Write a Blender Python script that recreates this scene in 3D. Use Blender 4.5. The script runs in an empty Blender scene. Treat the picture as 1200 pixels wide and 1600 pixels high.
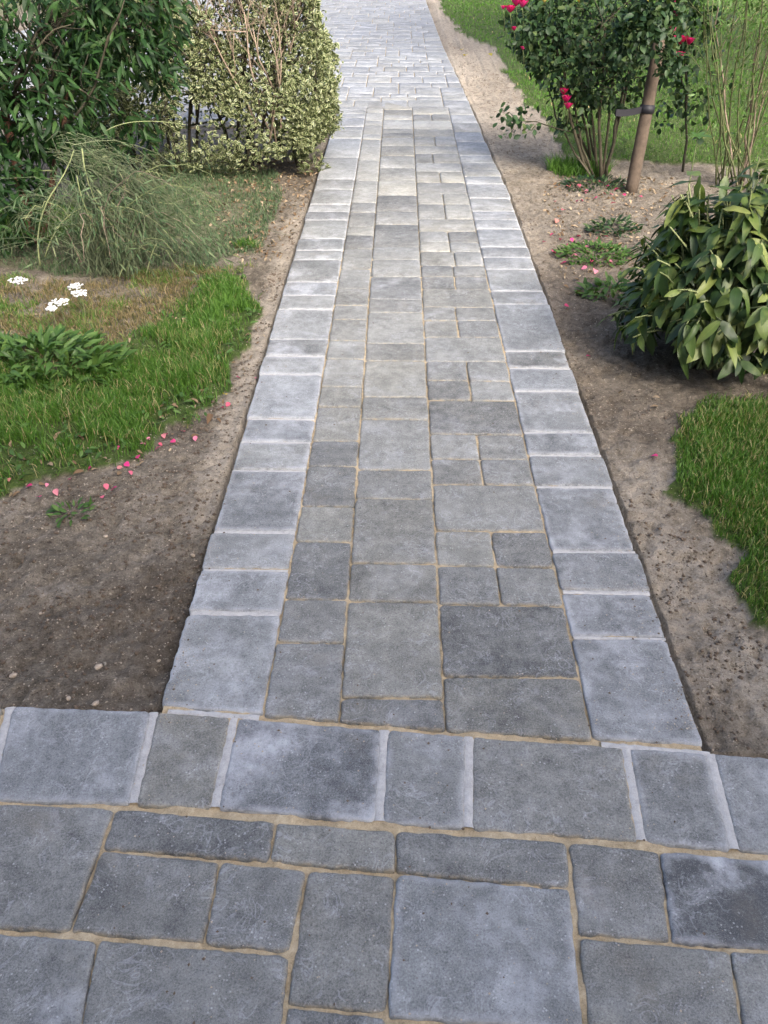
import bpy, math, random
import numpy as np
from mathutils import Vector, Matrix
random.seed(7); rng = np.random.default_rng(11)
S = bpy.context.scene; COL = S.collection
PI = math.pi

# ------------------------------------------------------------------ camera, sky, sun, exposure
FP, HC = 1290.0, 1.5
PITCH = math.atan(965 / FP); YAW = math.atan(26 / math.hypot(FP, 965))
cd = bpy.data.cameras.new('camera'); cam = bpy.data.objects.new('camera', cd); COL.objects.link(cam)
cd.sensor_fit = 'VERTICAL'; cd.sensor_height = 34.6; cd.lens = 34.6 * FP / 1600
cd.clip_start = .02; cd.clip_end = 600
cam.location = (0, 0, HC); cam.rotation_euler = (PI / 2 - PITCH, 0, YAW)
S.camera = cam
SUN_EL, SUN_AZ = math.radians(38), math.radians(150)      # azimuth clockwise from +Y
w = bpy.data.worlds.new('World'); S.world = w; w.use_nodes = True
nt = w.node_tree; bg = nt.nodes['Background']
sk = nt.nodes.new('ShaderNodeTexSky'); sk.sky_type = 'NISHITA'; sk.sun_disc = False
sk.sun_elevation = SUN_EL; sk.sun_rotation = SUN_AZ; sk.air_density = .55; sk.dust_density = 4.5; sk.ozone_density = 0
nt.links.new(sk.outputs[0], bg.inputs[0]); bg.inputs[1].default_value = .15
sd = bpy.data.lights.new('sun', 'SUN'); sd.energy = .8; sd.angle = math.radians(14); sd.color = (1, .97, .93)
sun = bpy.data.objects.new('sun', sd); COL.objects.link(sun)
sv = Vector((math.sin(SUN_AZ) * math.cos(SUN_EL), math.cos(SUN_AZ) * math.cos(SUN_EL), math.sin(SUN_EL)))
sun.rotation_euler = sv.to_track_quat('Z', 'Y').to_euler(); sun.location = (4, 2, 8)
S.view_settings.view_transform = 'Standard'; S.view_settings.look = 'None'
S.view_settings.exposure = 2.18; S.view_settings.gamma = 1; S.view_settings.use_curve_mapping = False

# ------------------------------------------------------------------ pixel -> place on the ground
_f = np.array([-math.sin(YAW) * math.cos(PITCH), math.cos(YAW) * math.cos(PITCH), -math.sin(PITCH)])
_r = np.array([math.cos(YAW), math.sin(YAW), 0.])
_u = np.array([-math.sin(YAW) * math.sin(PITCH), math.cos(YAW) * math.sin(PITCH), math.cos(PITCH)])
def ray(x, y): return _f + (x - 600) / FP * _r + (800 - y) / FP * _u
def g(x, y, z=0.):
    d = ray(x, y); t = (z - HC) / d[2]; return np.array([d[0] * t, d[1] * t, z])
def at(x, y, Y):
    d = ray(x, y); t = Y / d[1]; return np.array([d[0] * t, Y, HC + d[2] * t])

# ------------------------------------------------------------------ numpy noise
def _hash(ix, iy, s):
    n = (ix.astype(np.int64) * 374761393 + iy.astype(np.int64) * 668265263 + s * 974634777) & 0x7fffffff
    n = ((n ^ (n >> 13)) * 1274126177) & 0x7fffffff
    return ((n ^ (n >> 16)) & 0xffff) / 65535.
def noise(x, y, sc, s=0):
    x = np.asarray(x, float) * sc; y = np.asarray(y, float) * sc
    ix = np.floor(x); iy = np.floor(y); fx = x - ix; fy = y - iy
    fx = fx * fx * (3 - 2 * fx); fy = fy * fy * (3 - 2 * fy)
    a = _hash(ix, iy, s); b = _hash(ix + 1, iy, s); c = _hash(ix, iy + 1, s); d = _hash(ix + 1, iy + 1, s)
    return (a * (1 - fx) + b * fx) * (1 - fy) + (c * (1 - fx) + d * fx) * fy
def fbm(x, y, sc, s=0, o=4):
    v = 0; a = .5
    for i in range(o): v = v + a * noise(x, y, sc * 2 ** i, s + i * 17); a *= .5
    return v / (1 - .5 ** o)
def sst(a, b, x):
    t = np.clip((x - a) / (b - a), 0, 1); return t * t * (3 - 2 * t)
def inpoly(px, py, poly):
    px = np.asarray(px); py = np.asarray(py); r = np.zeros(px.shape, bool); n = len(poly)
    for i in range(n):
        x0, y0 = poly[i][:2]; x1, y1 = poly[(i + 1) % n][:2]
        if y0 == y1: continue
        c = ((y0 > py) != (y1 > py)) & (px < (x1 - x0) * (py - y0) / (y1 - y0) + x0)
        r ^= c
    return r

# ------------------------------------------------------------------ mesh helpers
def mesh(name, V, F, mat, attrs=None, smooth=True):
    me = bpy.data.meshes.new(name); V = np.asarray(V, np.float32)
    if isinstance(F, np.ndarray):
        me.vertices.add(len(V)); me.vertices.foreach_set('co', V.ravel())
        m, k = F.shape
        me.loops.add(m * k); me.loops.foreach_set('vertex_index', F.ravel().astype(np.int32))
        me.polygons.add(m); me.polygons.foreach_set('loop_start', np.arange(0, m * k, k, dtype=np.int32))
        me.update(calc_edges=True)
    else:
        me.from_pydata([tuple(map(float, v)) for v in V], [], [tuple(int(i) for i in f) for f in F])
    if smooth: me.polygons.foreach_set('use_smooth', np.ones(len(me.polygons), bool))
    for k_, v in (attrs or {}).items():
        a = me.attributes.new(k_, 'FLOAT', 'POINT'); a.data.foreach_set('value', np.asarray(v, np.float32))
    me.materials.append(mat); me.update()
    return me
def link(name, me, parent=None, loc=None, kind=None):
    o = bpy.data.objects.new(name, me); COL.objects.link(o)
    if parent is not None: o.parent = parent
    if loc is not None: o.location = loc
    if kind: o['kind'] = kind
    return o
def tag(o, label, cat, group=None):
    o['label'] = label; o['category'] = cat
    if group: o['group'] = group
    return o
def thing(name, loc, label, cat, group=None):
    o = bpy.data.objects.new(name, None); COL.objects.link(o); o.location = [float(c) for c in loc]
    o.empty_display_size = .1
    return tag(o, label, cat, group)
class MB:
    """collects shapes; coordinates are world, build() makes them local to the parent"""
    def __init__(s): s.V = []; s.F = []; s.A = []; s.n = 0
    def add(s, V, F, a=0.):
        s.V.append(np.asarray(V, float)); s.F += [tuple(int(i) + s.n for i in f) for f in F]
        s.A.append(np.full(len(V), a)); s.n += len(V)
    def tube(s, P, r0, r1, k=5, a=0., cap=True):
        P = np.asarray(P, float); n = len(P); V = []; F = []
        T = np.gradient(P, axis=0); ref = np.array([.3, .8, .52])
        for i in range(n):
            t = T[i] / (np.linalg.norm(T[i]) + 1e-9); x = np.cross(t, ref); x /= np.linalg.norm(x) + 1e-9; y = np.cross(t, x)
            q = i / (n - 1); r = (r0 + (r1 - r0) * q) if np.isscalar(r0) else r0[i]
            for j in range(k):
                th = 2 * PI * j / k; V.append(P[i] + r * (math.cos(th) * x + math.sin(th) * y))
        for i in range(n - 1):
            for j in range(k):
                F.append((i * k + j, i * k + (j + 1) % k, (i + 1) * k + (j + 1) % k, (i + 1) * k + j))
        if cap: F.append(tuple(range(k))[::-1]); F.append(tuple((n - 1) * k + j for j in range(k)))
        s.add(V, F, a)
    def blob(s, c, r, a=0., seg=6, rings=4, jit=.15):
        r = np.ones(3) * r; V = [np.array([0, 0, 1.])]; F = []
        for i in range(1, rings):
            ph = PI * i / rings
            for j in range(seg):
                th = 2 * PI * j / seg; V.append(np.array([math.sin(ph) * math.cos(th), math.sin(ph) * math.sin(th), math.cos(ph)]))
        V.append(np.array([0, 0, -1.])); L = len(V) - 1
        V = [np.asarray(c) + v * r * random.uniform(1 - jit, 1 + jit) for v in V]
        for j in range(seg): F.append((0, 1 + j, 1 + (j + 1) % seg)); F.append((L, L - seg + (j + 1) % seg, L - seg + j))
        for i in range(rings - 2):
            for j in range(seg): F.append((1 + i * seg + j, 1 + (i + 1) * seg + j, 1 + (i + 1) * seg + (j + 1) % seg, 1 + i * seg + (j + 1) % seg))
        s.add(V, F, a)
    def build(s, name, mat, parent=None, kind=None, smooth=True):
        V = np.concatenate(s.V)
        if parent is not None: V = V - np.array(parent.location)
        return link(name, mesh(name, V, s.F, mat, {'rnd': np.concatenate(s.A)}, smooth), parent, None, kind)
def curve(p0, p1, p2, n=8, wob=0.):
    t = np.linspace(0, 1, n)[:, None]; P = (1 - t) ** 2 * p0 + 2 * t * (1 - t) * p1 + t * t * p2
    if wob: P[1:-1] += rng.normal(0, wob, (n - 2, 3))
    return P

# ---- leaves
def leaf_template(width=.35, fold=.12, droop=.25, secs=(.12, .35, .62, .85), prof=None, wave=0.):
    V = [(0, 0, 0)]; E = [0.]; F = []
    for i, t in enumerate(secs):
        wd = width * (prof[i] if prof else math.sin(PI * t ** .85) ** .8) / 2
        z = -droop * t * t
        wv = wave * math.sin(i * 2.1)
        V += [(-wd, t, z + fold * wd * 2 + wv), (0, t, z), (wd, t, z + fold * wd * 2 - wv)]; E += [1, 0, 1]
    V.append((0, 1, -droop)); E.append(1.); n = len(V) - 1; k = len(secs)
    F = [(0, 2, 1), (0, 3, 2)]
    for i in range(k - 1):
        a = 1 + 3 * i; F += [(a, a + 1, a + 4), (a, a + 4, a + 3), (a + 1, a + 2, a + 5), (a + 1, a + 5, a + 4)]
    a = 1 + 3 * (k - 1); F += [(a, a + 1, n), (a + 1, a + 2, n)]
    return np.array(V, float), np.array(F), np.array(E)
def frames(D, Nn):
    D = D / (np.linalg.norm(D, axis=1, keepdims=True) + 1e-9)
    X = np.cross(D, Nn); X /= np.linalg.norm(X, axis=1, keepdims=True) + 1e-9
    Z = np.cross(X, D); return X, D, Z
def merged_leaves(tpl, P, D, Nn, Sc, rnd):
    V, F, E = tpl; X, Y, Z = frames(D, Nn); sc = Sc[:, None, None]
    W = P[:, None, :] + sc * (V[None, :, 0, None] * X[:, None, :] + V[None, :, 1, None] * Y[:, None, :] + V[None, :, 2, None] * Z[:, None, :])
    n = len(P); FF = (F[None] + (np.arange(n) * len(V))[:, None, None]).reshape(-1, F.shape[1])
    return W.reshape(-1, 3), FF, {'edge': np.tile(E, n), 'rnd': np.repeat(rnd, len(V))}
def foliage(root, tpls, P, D, Nn, Sc, mat, indiv=300, name='leaf', stuffname='foliage', score=None, rnd=None):
    """the leaves that show largest are parts; the rest one part"""
    base = np.array(root.location); n = len(P)
    if rnd is None: rnd = rng.random(n)
    if score is None:
        score = Sc / np.linalg.norm(P - np.array([0, 0, HC]), axis=1)
        c = P.mean(0); sd_ = np.array([0, 0, HC]) - c; sd_ /= np.linalg.norm(sd_)
        score = score * (1 + .8 * np.clip(((P - c) @ sd_), -.6, .6))
    # only leaves inside the frame count
    d = P - np.array([0, 0, HC]); zc = d @ _f; u = 600 + FP * (d @ _r) / zc; v = 800 - FP * (d @ _u) / zc
    score = np.where((u > 5) & (u < 1195) & (v > 5) & (v < 1595) & (zc > 0), score, score * .01)
    order = np.argsort(-score); ind = order[:indiv]; rest = order[indiv:]
    if indiv:
        mes = []
        for t in tpls:
            for q in range(3):
                mes.append(mesh(name, t[0], t[1], mat, {'edge': t[2], 'rnd': np.full(len(t[0]), q * .31)}))
        X, Y, Z = frames(D[ind], Nn[ind])
        for i, k in enumerate(ind):
            o = bpy.data.objects.new(name, mes[(i * 7) % len(mes)]); COL.objects.link(o); o.parent = root
            s = Sc[k]; p = P[k] - base
            M = Matrix(((X[i][0] * s, Y[i][0] * s, Z[i][0] * s, p[0]), (X[i][1] * s, Y[i][1] * s, Z[i][1] * s, p[1]), (X[i][2] * s, Y[i][2] * s, Z[i][2] * s, p[2]), (0, 0, 0, 1)))
            o.matrix_local = M
    if len(rest):
        Vs = []; Fs = []; Es = []; Rs = []; off = 0
        for j, t in enumerate(tpls):
            q = rest[j::len(tpls)]
            if not len(q): continue
            V, F, A = merged_leaves(t, P[q] - base, D[q], Nn[q], Sc[q], rnd[q])
            Vs.append(V); Fs.append(F + off); Es.append(A['edge']); Rs.append(A['rnd']); off += len(V)
        link(stuffname, mesh(stuffname, np.concatenate(Vs), np.concatenate(Fs), mat, {'edge': np.concatenate(Es), 'rnd': np.concatenate(Rs)}), root, None, 'stuff')

# ------------------------------------------------------------------ material helpers
class NT:
    def __init__(s, name):
        s.m = bpy.data.materials.new(name); s.m.use_nodes = True; s.t = s.m.node_tree
        s.b = s.t.nodes['Principled BSDF']; s.out = s.t.nodes['Material Output']
    def n(s, ty, **kw):
        nd = s.t.nodes.new('ShaderNode' + ty)
        for k, v in kw.items(): setattr(nd, k, v)
        return nd
    def l(s, a, b): s.t.links.new(a, b)
    def attr(s, name): return s.n('Attribute', attribute_name=name).outputs['Fac']
    def pos(s): return s.n('NewGeometry').outputs['Position']
    def noise(s, scale, detail=4, rough=.55, vec=None, dist=0):
        nd = s.n('TexNoise'); nd.inputs['Scale'].default_value = scale; nd.inputs['Detail'].default_value = detail
        nd.inputs['Roughness'].default_value = rough; nd.inputs['Distortion'].default_value = dist
        s.l(vec if vec is not None else s.pos(), nd.inputs['Vector']); return nd.outputs['Fac']
    def math(s, op, a, b=0., c=None, clamp=False):
        nd = s.n('Math', operation=op, use_clamp=clamp)
        for i, v in enumerate((a, b, c)):
            if v is None: continue
            if isinstance(v, (int, float)): nd.inputs[i].default_value = v
            else: s.l(v, nd.inputs[i])
        return nd.outputs[0]
    def mr(s, v, a, b, c=0., d=1.):
        nd = s.n('MapRange'); nd.interpolation_type = 'SMOOTHSTEP'
        for i, q in enumerate((v, a, b, c, d)):
            if isinstance(q, (int, float)): nd.inputs[i].default_value = q
            else: s.l(q, nd.inputs[i])
        return nd.outputs[0]
    def mix(s, f, a, b, mode='MIX'):
        nd = s.n('Mix', data_type='RGBA', blend_type=mode)
        for sock, v in ((nd.inputs[0], f), (nd.inputs[6], a), (nd.inputs[7], b)):
            if isinstance(v, (int, float)): sock.default_value = v
            elif isinstance(v, tuple): sock.default_value = (*v, 1)
            else: s.l(v, sock)
        return nd.outputs[2]
    def ramp(s, f, stops):
        nd = s.n('ValToRGB'); s.l(f, nd.inputs[0]); e = nd.color_ramp.elements
        while len(e) < len(stops): e.new(.5)
        for i, (p, c) in enumerate(stops): e[i].position = p; e[i].color = (*c, 1)
        return nd.outputs[0]
    def bump(s, h, st=.3, dist=.004):
        nd = s.n('Bump'); nd.inputs['Strength'].default_value = st; nd.inputs['Distance'].default_value = dist
        s.l(h, nd.inputs['Height']); s.l(nd.outputs[0], s.b.inputs['Normal'])
    def set(s, col=None, rough=.8, spec=.5):
        if col is not None:
            if isinstance(col, tuple): s.b.inputs['Base Color'].default_value = (*col, 1)
            else: s.l(col, s.b.inputs['Base Color'])
        if isinstance(rough, (int, float)): s.b.inputs['Roughness'].default_value = rough
        else: s.l(rough, s.b.inputs['Roughness'])
        s.b.inputs['Specular IOR Level'].default_value = spec
        return s.m

def mat_paver():
    m = NT('tumbled_stone'); p = m.pos(); rn = m.attr('rnd'); tone = m.attr('tone'); ch = m.attr('chalk'); ed = m.attr('edge')
    off = m.n('CombineXYZ'); m.l(m.math('MULTIPLY', rn, 37.), off.inputs[0]); m.l(m.math('MULTIPLY', rn, 91.), off.inputs[1])
    va = m.n('VectorMath', operation='ADD'); m.l(p, va.inputs[0]); m.l(off.outputs[0], va.inputs[1]); v = va.outputs[0]
    big = m.noise(7, 5, .6, v); med = m.noise(28, 5, .65, v); fine = m.noise(260, 4, .7, v); grit = m.noise(800, 2, .6, v)
    t = m.math('ADD', tone, m.math('MULTIPLY', m.math('SUBTRACT', big, .5), .8)); t = m.math('ADD', t, m.math('MULTIPLY', m.math('SUBTRACT', med, .5), .75))
    t = m.math('ADD', t, m.math('MULTIPLY', m.math('SUBTRACT', fine, .5), 1.35), clamp=True)
    c = m.ramp(t, [(0, (.058, .059, .062)), (.3, (.130, .130, .130)), (.6, (.205, .205, .203)), (1, (.325, .324, .318))])
    warm = m.mr(m.math('FRACT', m.math('MULTIPLY', rn, 7.31)), .45, .9)
    c = m.mix(m.math('MULTIPLY', warm, .35), c, m.mix(1., c, (1.09, 1.04, .90), 'MULTIPLY'))
    blue = m.mr(m.math('FRACT', m.math('MULTIPLY', rn, 13.7)), .4, .95)
    c = m.mix(m.math('MULTIPLY', blue, .7), c, m.mix(1., c, (.97, .99, 1.03), 'MULTIPLY'))
    c = m.mix(m.math('MULTIPLY', m.mr(ch, .5, .7, 0., .6), 1.), m.mix(1., c, (1.01, 1.025, .945), 'MULTIPLY'), m.mix(1., c, (.92, 1.0, 1.07), 'MULTIPLY'))
    # chalky bloom: patches and hair-fine swirls
    patch = m.mr(m.noise(5.5, 6, .62, v, .6), .47, .72)
    sw = m.math('ABSOLUTE', m.math('SUBTRACT', m.noise(16, 4, .55, v, 1.6), .5)); sw = m.mr(sw, .0, .030, 1., 0.)
    sw = m.math('MULTIPLY', sw, m.mr(m.noise(9, 3, .5, v), .42, .62))
    blo = m.math('MULTIPLY', m.math('MULTIPLY', patch, m.mr(med, .25, .65, .45, 1.)), ch)
    c = m.mix(m.math('MULTIPLY', blo, .62, clamp=True), c, (.47, .49, .51))
    c = m.mix(m.math('MULTIPLY', sw, .26), c, (.50, .52, .54))
    fl = m.n('TexVoronoi'); fl.inputs['Scale'].default_value = 95; m.l(v, fl.inputs['Vector'])
    fleck = m.math('MULTIPLY', m.mr(fl.outputs['Distance'], .10, .24, 1., 0.), m.mr(m.noise(22, 2, .5, v), .48, .62))
    c = m.mix(m.math('MULTIPLY', fleck, .45), c, (.55, .56, .55))
    c = m.mix(m.mr(grit, .58, .70, 0., .6), c, (.44, .44, .42)); c = m.mix(m.mr(grit, .42, .30, 0., .55), c, (.055, .055, .056))
    c = m.mix(m.mr(fine, .42, .30, 0., .6), c, (.05, .052, .058))
    # sand dust caught along the rim
    rim = m.math('MULTIPLY', m.mr(ed, .25, 1.), m.mr(m.noise(45, 3, .6), .42, .62))
    c = m.mix(m.math('MULTIPLY', rim, .5), c, m.mix(m.mr(ch, .55, .62), (.36, .30, .20), (.44, .45, .45)))
    halo = m.math('MULTIPLY', m.mr(ed, 0., .3), m.math('MULTIPLY', m.mr(ch, .55, .75), m.mr(m.noise(14, 4, .6), .35, .62)))
    c = m.mix(m.math('MULTIPLY', halo, .38), c, (.42, .435, .45))
    dirt = m.mr(m.noise(3.2, 6, .7, v), .56, .74); c = m.mix(m.math('MULTIPLY', dirt, .35), c, (.17, .145, .105))
    h = m.math('ADD', m.math('MULTIPLY', fine, .5), m.math('ADD', m.math('MULTIPLY', med, .9), m.math('MULTIPLY', grit, .25)))
    m.bump(h, .9, .004)
    return m.set(c, m.mr(blo, 0., 1., .62, .8), .35)
def mat_joint(name, c0, c1, c2):
    m = NT(name); a = m.noise(60, 5, .7); b = m.noise(500, 3, .7); d = m.noise(9, 4, .6)
    c = m.ramp(m.math('ADD', m.math('MULTIPLY', a, .45), m.math('ADD', m.math('MULTIPLY', b, .35), m.math('MULTIPLY', d, .2))), [(.30, c0), (.5, c1), (.68, c2)])
    m.bump(m.math('ADD', a, b), .7, .003); return m.set(c, .95, .2)
def mat_soil():
    m = NT('soil'); sand = m.attr('sand'); veg = m.attr('veg'); dk = m.attr('shade_and_tone')
    a = m.noise(3.2, 6, .65); b = m.noise(30, 6, .7); f = m.noise(220, 4, .75); q = m.noise(75, 4, .7)
    t = m.math('ADD', m.math('MULTIPLY', a, .3), m.math('ADD', m.math('MULTIPLY', b, .38), m.math('MULTIPLY', f, .32)))
    c = m.ramp(t, [(.36, (.036, .031, .024)), (.44, (.105, .090, .068)), (.52, (.180, .156, .121)), (.62, (.31, .275, .222))])
    s = m.ramp(m.math('ADD', m.math('MULTIPLY', f, .5), m.math('MULTIPLY', b, .5)), [(.32, (.11, .093, .068)), (.44, (.26, .226, .172)), (.60, (.42, .375, .305))])
    c = m.mix(m.math('MULTIPLY', sand, m.mr(b, .25, .5, .55, 1.)), c, s)
    c = m.mix(m.math('MULTIPLY', dk, .75), c, m.mix(1., c, (.42, .37, .33), 'MULTIPLY'))  # darkens soil by the mask: painted edge shade and darker soil tones
    gr = m.ramp(b, [(.3, (.030, .045, .012)), (.55, (.060, .095, .022)), (.75, (.11, .13, .045))])
    c = m.mix(veg, c, gr)
    c = m.mix(m.mr(q, .60, .68, 0., .7), c, (.42, .37, .29))
    c = m.mix(m.mr(q, .41, .33, 0., .8), c, (.035, .026, .02))
    m.bump(m.math('ADD', m.math('MULTIPLY', b, 1.2), m.math('ADD', m.math('MULTIPLY', f, .5), q)), 1., .012)
    return m.set(c, .95, .15)
def mat_leaf(name, stops, rough=.45, spec=.45, trans=.3, edge=None, vein=True, tr=(1.1, 1.25, .5)):
    m = NT(name); oi = m.n('ObjectInfo').outputs['Random']
    r = m.math('FRACT', m.math('ADD', m.attr('rnd'), oi))
    c = m.ramp(r, stops)
    e = m.attr('edge')
    if edge: 
        nz = m.noise(70, 2, .5); c = m.mix(m.mr(m.math('ADD', e, m.math('MULTIPLY', m.math('SUBTRACT', nz, .5), 1.1)), .32, .62), c, edge)
    elif vein: c = m.mix(m.mr(e, .0, .12, .30, 0.), c, m.mix(1., c, (1.7, 1.7, 1.3), 'MULTIPLY'))
    nn = m.noise(35, 3, .6); c = m.mix(m.mr(nn, .3, .7, .35, 0.), c, m.mix(1., c, (.6, .62, .6), 'MULTIPLY'))
    m.set(c, rough, spec)
    tb = m.n('BsdfTranslucent'); m.l(m.mix(1., c, tr, 'MULTIPLY'), tb.inputs['Color'])
    ms = m.n('MixShader'); ms.inputs[0].default_value = trans
    m.l(m.b.outputs[0], ms.inputs[1]); m.l(tb.outputs[0], ms.inputs[2]); m.l(ms.outputs[0], m.out.inputs['Surface'])
    return m.m
def mat_bark(name, c0, c1, sc=60):
    m = NT(name); a = m.noise(sc, 5, .7); r = m.attr('rnd')
    c = m.ramp(m.math('ADD', m.math('MULTIPLY', a, .7), m.math('MULTIPLY', r, .3)), [(.3, c0), (.65, c1)])
    m.bump(a, .6, .004); return m.set(c, .85, .25)
M = {}
M['paver'] = mat_paver()
M['sand_joint'] = mat_joint('joint_sand', (.13, .10, .06), (.37, .30, .19), (.56, .48, .34))
M['mortar'] = mat_joint('pale_mortar', (.22, .22, .215), (.40, .40, .385), (.52, .515, .50))
M['soil'] = mat_soil()
M['stone'] = mat_joint('pebble_stone', (.20, .16, .11), (.36, .30, .23), (.55, .50, .42))
M['clod'] = mat_joint('soil_clod', (.05, .037, .027), (.115, .088, .064), (.24, .19, .145))
M['grass'] = mat_leaf('grass_blade', [(0, (.050, .120, .018)), (.3, (.085, .185, .028)), (.65, (.13, .245, .042)), (.85, (.19, .27, .07)), (.93, (.33, .29, .14)), (1, (.38, .31, .17))], .5, .3, .35, vein=False)
M['drygrass'] = mat_leaf('dry_grass_blade', [(0, (.07, .085, .03)), (.3, (.13, .12, .05)), (.6, (.24, .18, .09)), (1, (.34, .27, .15))], .7, .2, .3, vein=False)
M['hedge'] = mat_leaf('variegated_leaf', [(0, (.018, .038, .012)), (.5, (.036, .066, .018)), (1, (.066, .100, .030))], .45, .4, .22, edge=(.30, .32, .17))
M['laurel'] = mat_leaf('dark_narrow_leaf', [(0, (.010, .028, .009)), (.4, (.017, .046, .013)), (.8, (.030, .076, .019)), (1, (.050, .10, .026))], .5, .22, .22)
M['rose_leaf'] = mat_leaf('rose_leaf', [(0, (.014, .034, .014)), (.5, (.024, .056, .020)), (.85, (.045, .085, .028)), (1, (.085, .12, .04))], .52, .28, .22)
M['broad'] = mat_leaf('broad_leaf', [(0, (.014, .034, .010)), (.45, (.028, .058, .014)), (.72, (.065, .110, .024)), (.90, (.13, .18, .04)), (1, (.24, .27, .075))], .45, .32, .25)
def blotch(mt):
    t = mt.node_tree; b = t.nodes['Principled BSDF']; src = b.inputs['Base Color'].links[0].from_socket
    n1 = t.nodes.new('ShaderNodeTexNoise'); n1.inputs['Scale'].default_value = 14; n1.inputs['Detail'].default_value = 3; g_ = t.nodes.new('ShaderNodeNewGeometry'); t.links.new(g_.outputs['Position'], n1.inputs['Vector'])
    mr = t.nodes.new('ShaderNodeMapRange'); mr.inputs[1].default_value = .54; mr.inputs[2].default_value = .68; mr.inputs[4].default_value = .75; t.links.new(n1.outputs['Fac'], mr.inputs[0])
    mx = t.nodes.new('ShaderNodeMix'); mx.data_type = 'RGBA'; t.links.new(mr.outputs[0], mx.inputs[0]); t.links.new(src, mx.inputs[6]); mx.inputs[7].default_value = (.15, .185, .05, 1); t.links.new(mx.outputs[2], b.inputs['Base Color'])
blotch(M['broad'])
M['greygreen'] = mat_leaf('grey_green_leaf', [(0, (.040, .075, .035)), (.5, (.075, .130, .060)), (.9, (.13, .19, .09)), (1, (.22, .23, .12))], .6, .3, .3)
M['weed'] = mat_leaf('weed_leaf', [(0, (.040, .090, .018)), (.5, (.065, .135, .028)), (1, (.11, .19, .045))], .5, .35, .32)
M['petal'] = mat_leaf('pink_petal', [(0, (.48, .03, .12)), (.35, (.66, .05, .22)), (.6, (.60, .10, .15)), (.8, (.72, .24, .34)), (1, (.50, .22, .17))], .5, .3, .3, vein=False, tr=(1., .6, .7))
M['bloom'] = mat_leaf('rose_petal', [(0, (.50, .010, .08)), (.6, (.68, .018, .17)), (1, (.80, .08, .32))], .5, .3, .3, vein=False, tr=(1., .6, .7))
M['yellow'] = mat_leaf('yellow_petal', [(0, (.70, .50, .06)), (1, (.75, .68, .25))], .6, .3, .3, vein=False)
M['white'] = mat_leaf('white_flower', [(0, (.72, .72, .68)), (1, (.82, .82, .80))], .7, .2, .2, vein=False, tr=(1, 1, 1))
M['dead'] = mat_leaf('dead_leaf', [(0, (.12, .075, .042)), (.5, (.22, .155, .095)), (1, (.36, .29, .20))], .8, .2, .15)
M['twig'] = mat_bark('grey_brown_twig', (.085, .062, .045), (.25, .195, .145))
M['cane'] = mat_bark('dark_cane', (.025, .024, .015), (.075, .065, .042))
M['greencane'] = mat_bark('olive_cane', (.045, .055, .022), (.115, .13, .055))
M['redbark'] = mat_bark('red_brown_bark', (.05, .028, .018), (.17, .085, .055), 25)
M['stalk'] = mat_bark('pale_green_stalk', (.11, .14, .055), (.24, .27, .125))
M['greygreen_stem'] = mat_bark('grey_green_stem', (.065, .085, .045), (.17, .20, .11))
M['stake'] = mat_bark('weathered_stake_wood', (.040, .030, .022), (.115, .088, .064), 22)
M['strap'] = NT('black_rubber').set((.012, .012, .016), .6, .4)

# ------------------------------------------------------------------ where paving, grass and soil lie
R_EDGE = np.array([(-2, .69), (1.1, .69), (5.4, .697), (6.4, .668), (8.3, .633), (11.4, .545), (17.2, .461), (30, .25)])
def r_edge(y): return np.interp(y, R_EDGE[:, 0], R_EDGE[:, 1])
L0 = -.536; YARD = 7.35                                          # left edge; beyond YARD the paving opens to the left
def P2(*pts): return [tuple(g(x, y)[:2]) for x, y in pts]
BT = [(-700, 1050), (0, 1099), (247, 1107), (410, 1121), (700, 1145), (1103, 1171), (1900, 1232)]     # top edge of the cross band
bt = np.array([g(*p)[:2] for p in BT])
def band_y(x): return np.interp(x, bt[:, 0], bt[:, 1])
def paved(x, y, m=0.):
    x = np.asarray(x); y = np.asarray(y)
    a = (x > L0 - m) & (x < r_edge(y) + m) & (y < 24 + m)
    b = y < band_y(x) + m
    c = (y > YARD - m) & (x < 0) & (x > -5.2 - m) & (y < 24 + m)
    return a | b | c
G_LEFT = P2((-260, 560), (0, 505), (70, 560), (150, 575), (205, 500), (290, 470), (315, 420), (380, 415), (404, 440), (402, 490), (372, 560), (340, 610), (280, 640), (232, 672), (175, 715), (90, 735), (0, 762), (-260, 800))
G_RIGHT = P2((1050, 650), (1110, 625), (1500, 590), (1700, 900), (1300, 1010), (1190, 965), (1150, 860), (1075, 790), (1055, 730))
G_FAR = P2((683, -60), (690, 10), (722, 50), (775, 75), (800, 125), (850, 180), (880, 235), (1000, 245), (1200, 262), (1500, 275), (2200, 220), (2200, -60))
G_STRAW = P2((-260, 470), (0, 425), (140, 430), (300, 400), (400, 405), (310, 420), (290, 470), (205, 500), (150, 575), (70, 560), (0, 505), (-260, 560))
G_COVER = P2((180, 330), (250, 250), (420, 255), (440, 300), (400, 380), (300, 410), (160, 420), (-100, 400), (-100, 300))
def jit(x, y, a=.10, sc=7.): return x + (fbm(x, y, sc, 3) - .5) * a * 2, y + (fbm(x, y, sc, 9) - .5) * a * 2
def veg_mask(x, y):
    jx, jy = jit(x, y)
    return inpoly(jx, jy, G_LEFT) | inpoly(jx, jy, G_RIGHT) | inpoly(jx, jy, G_FAR)
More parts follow.
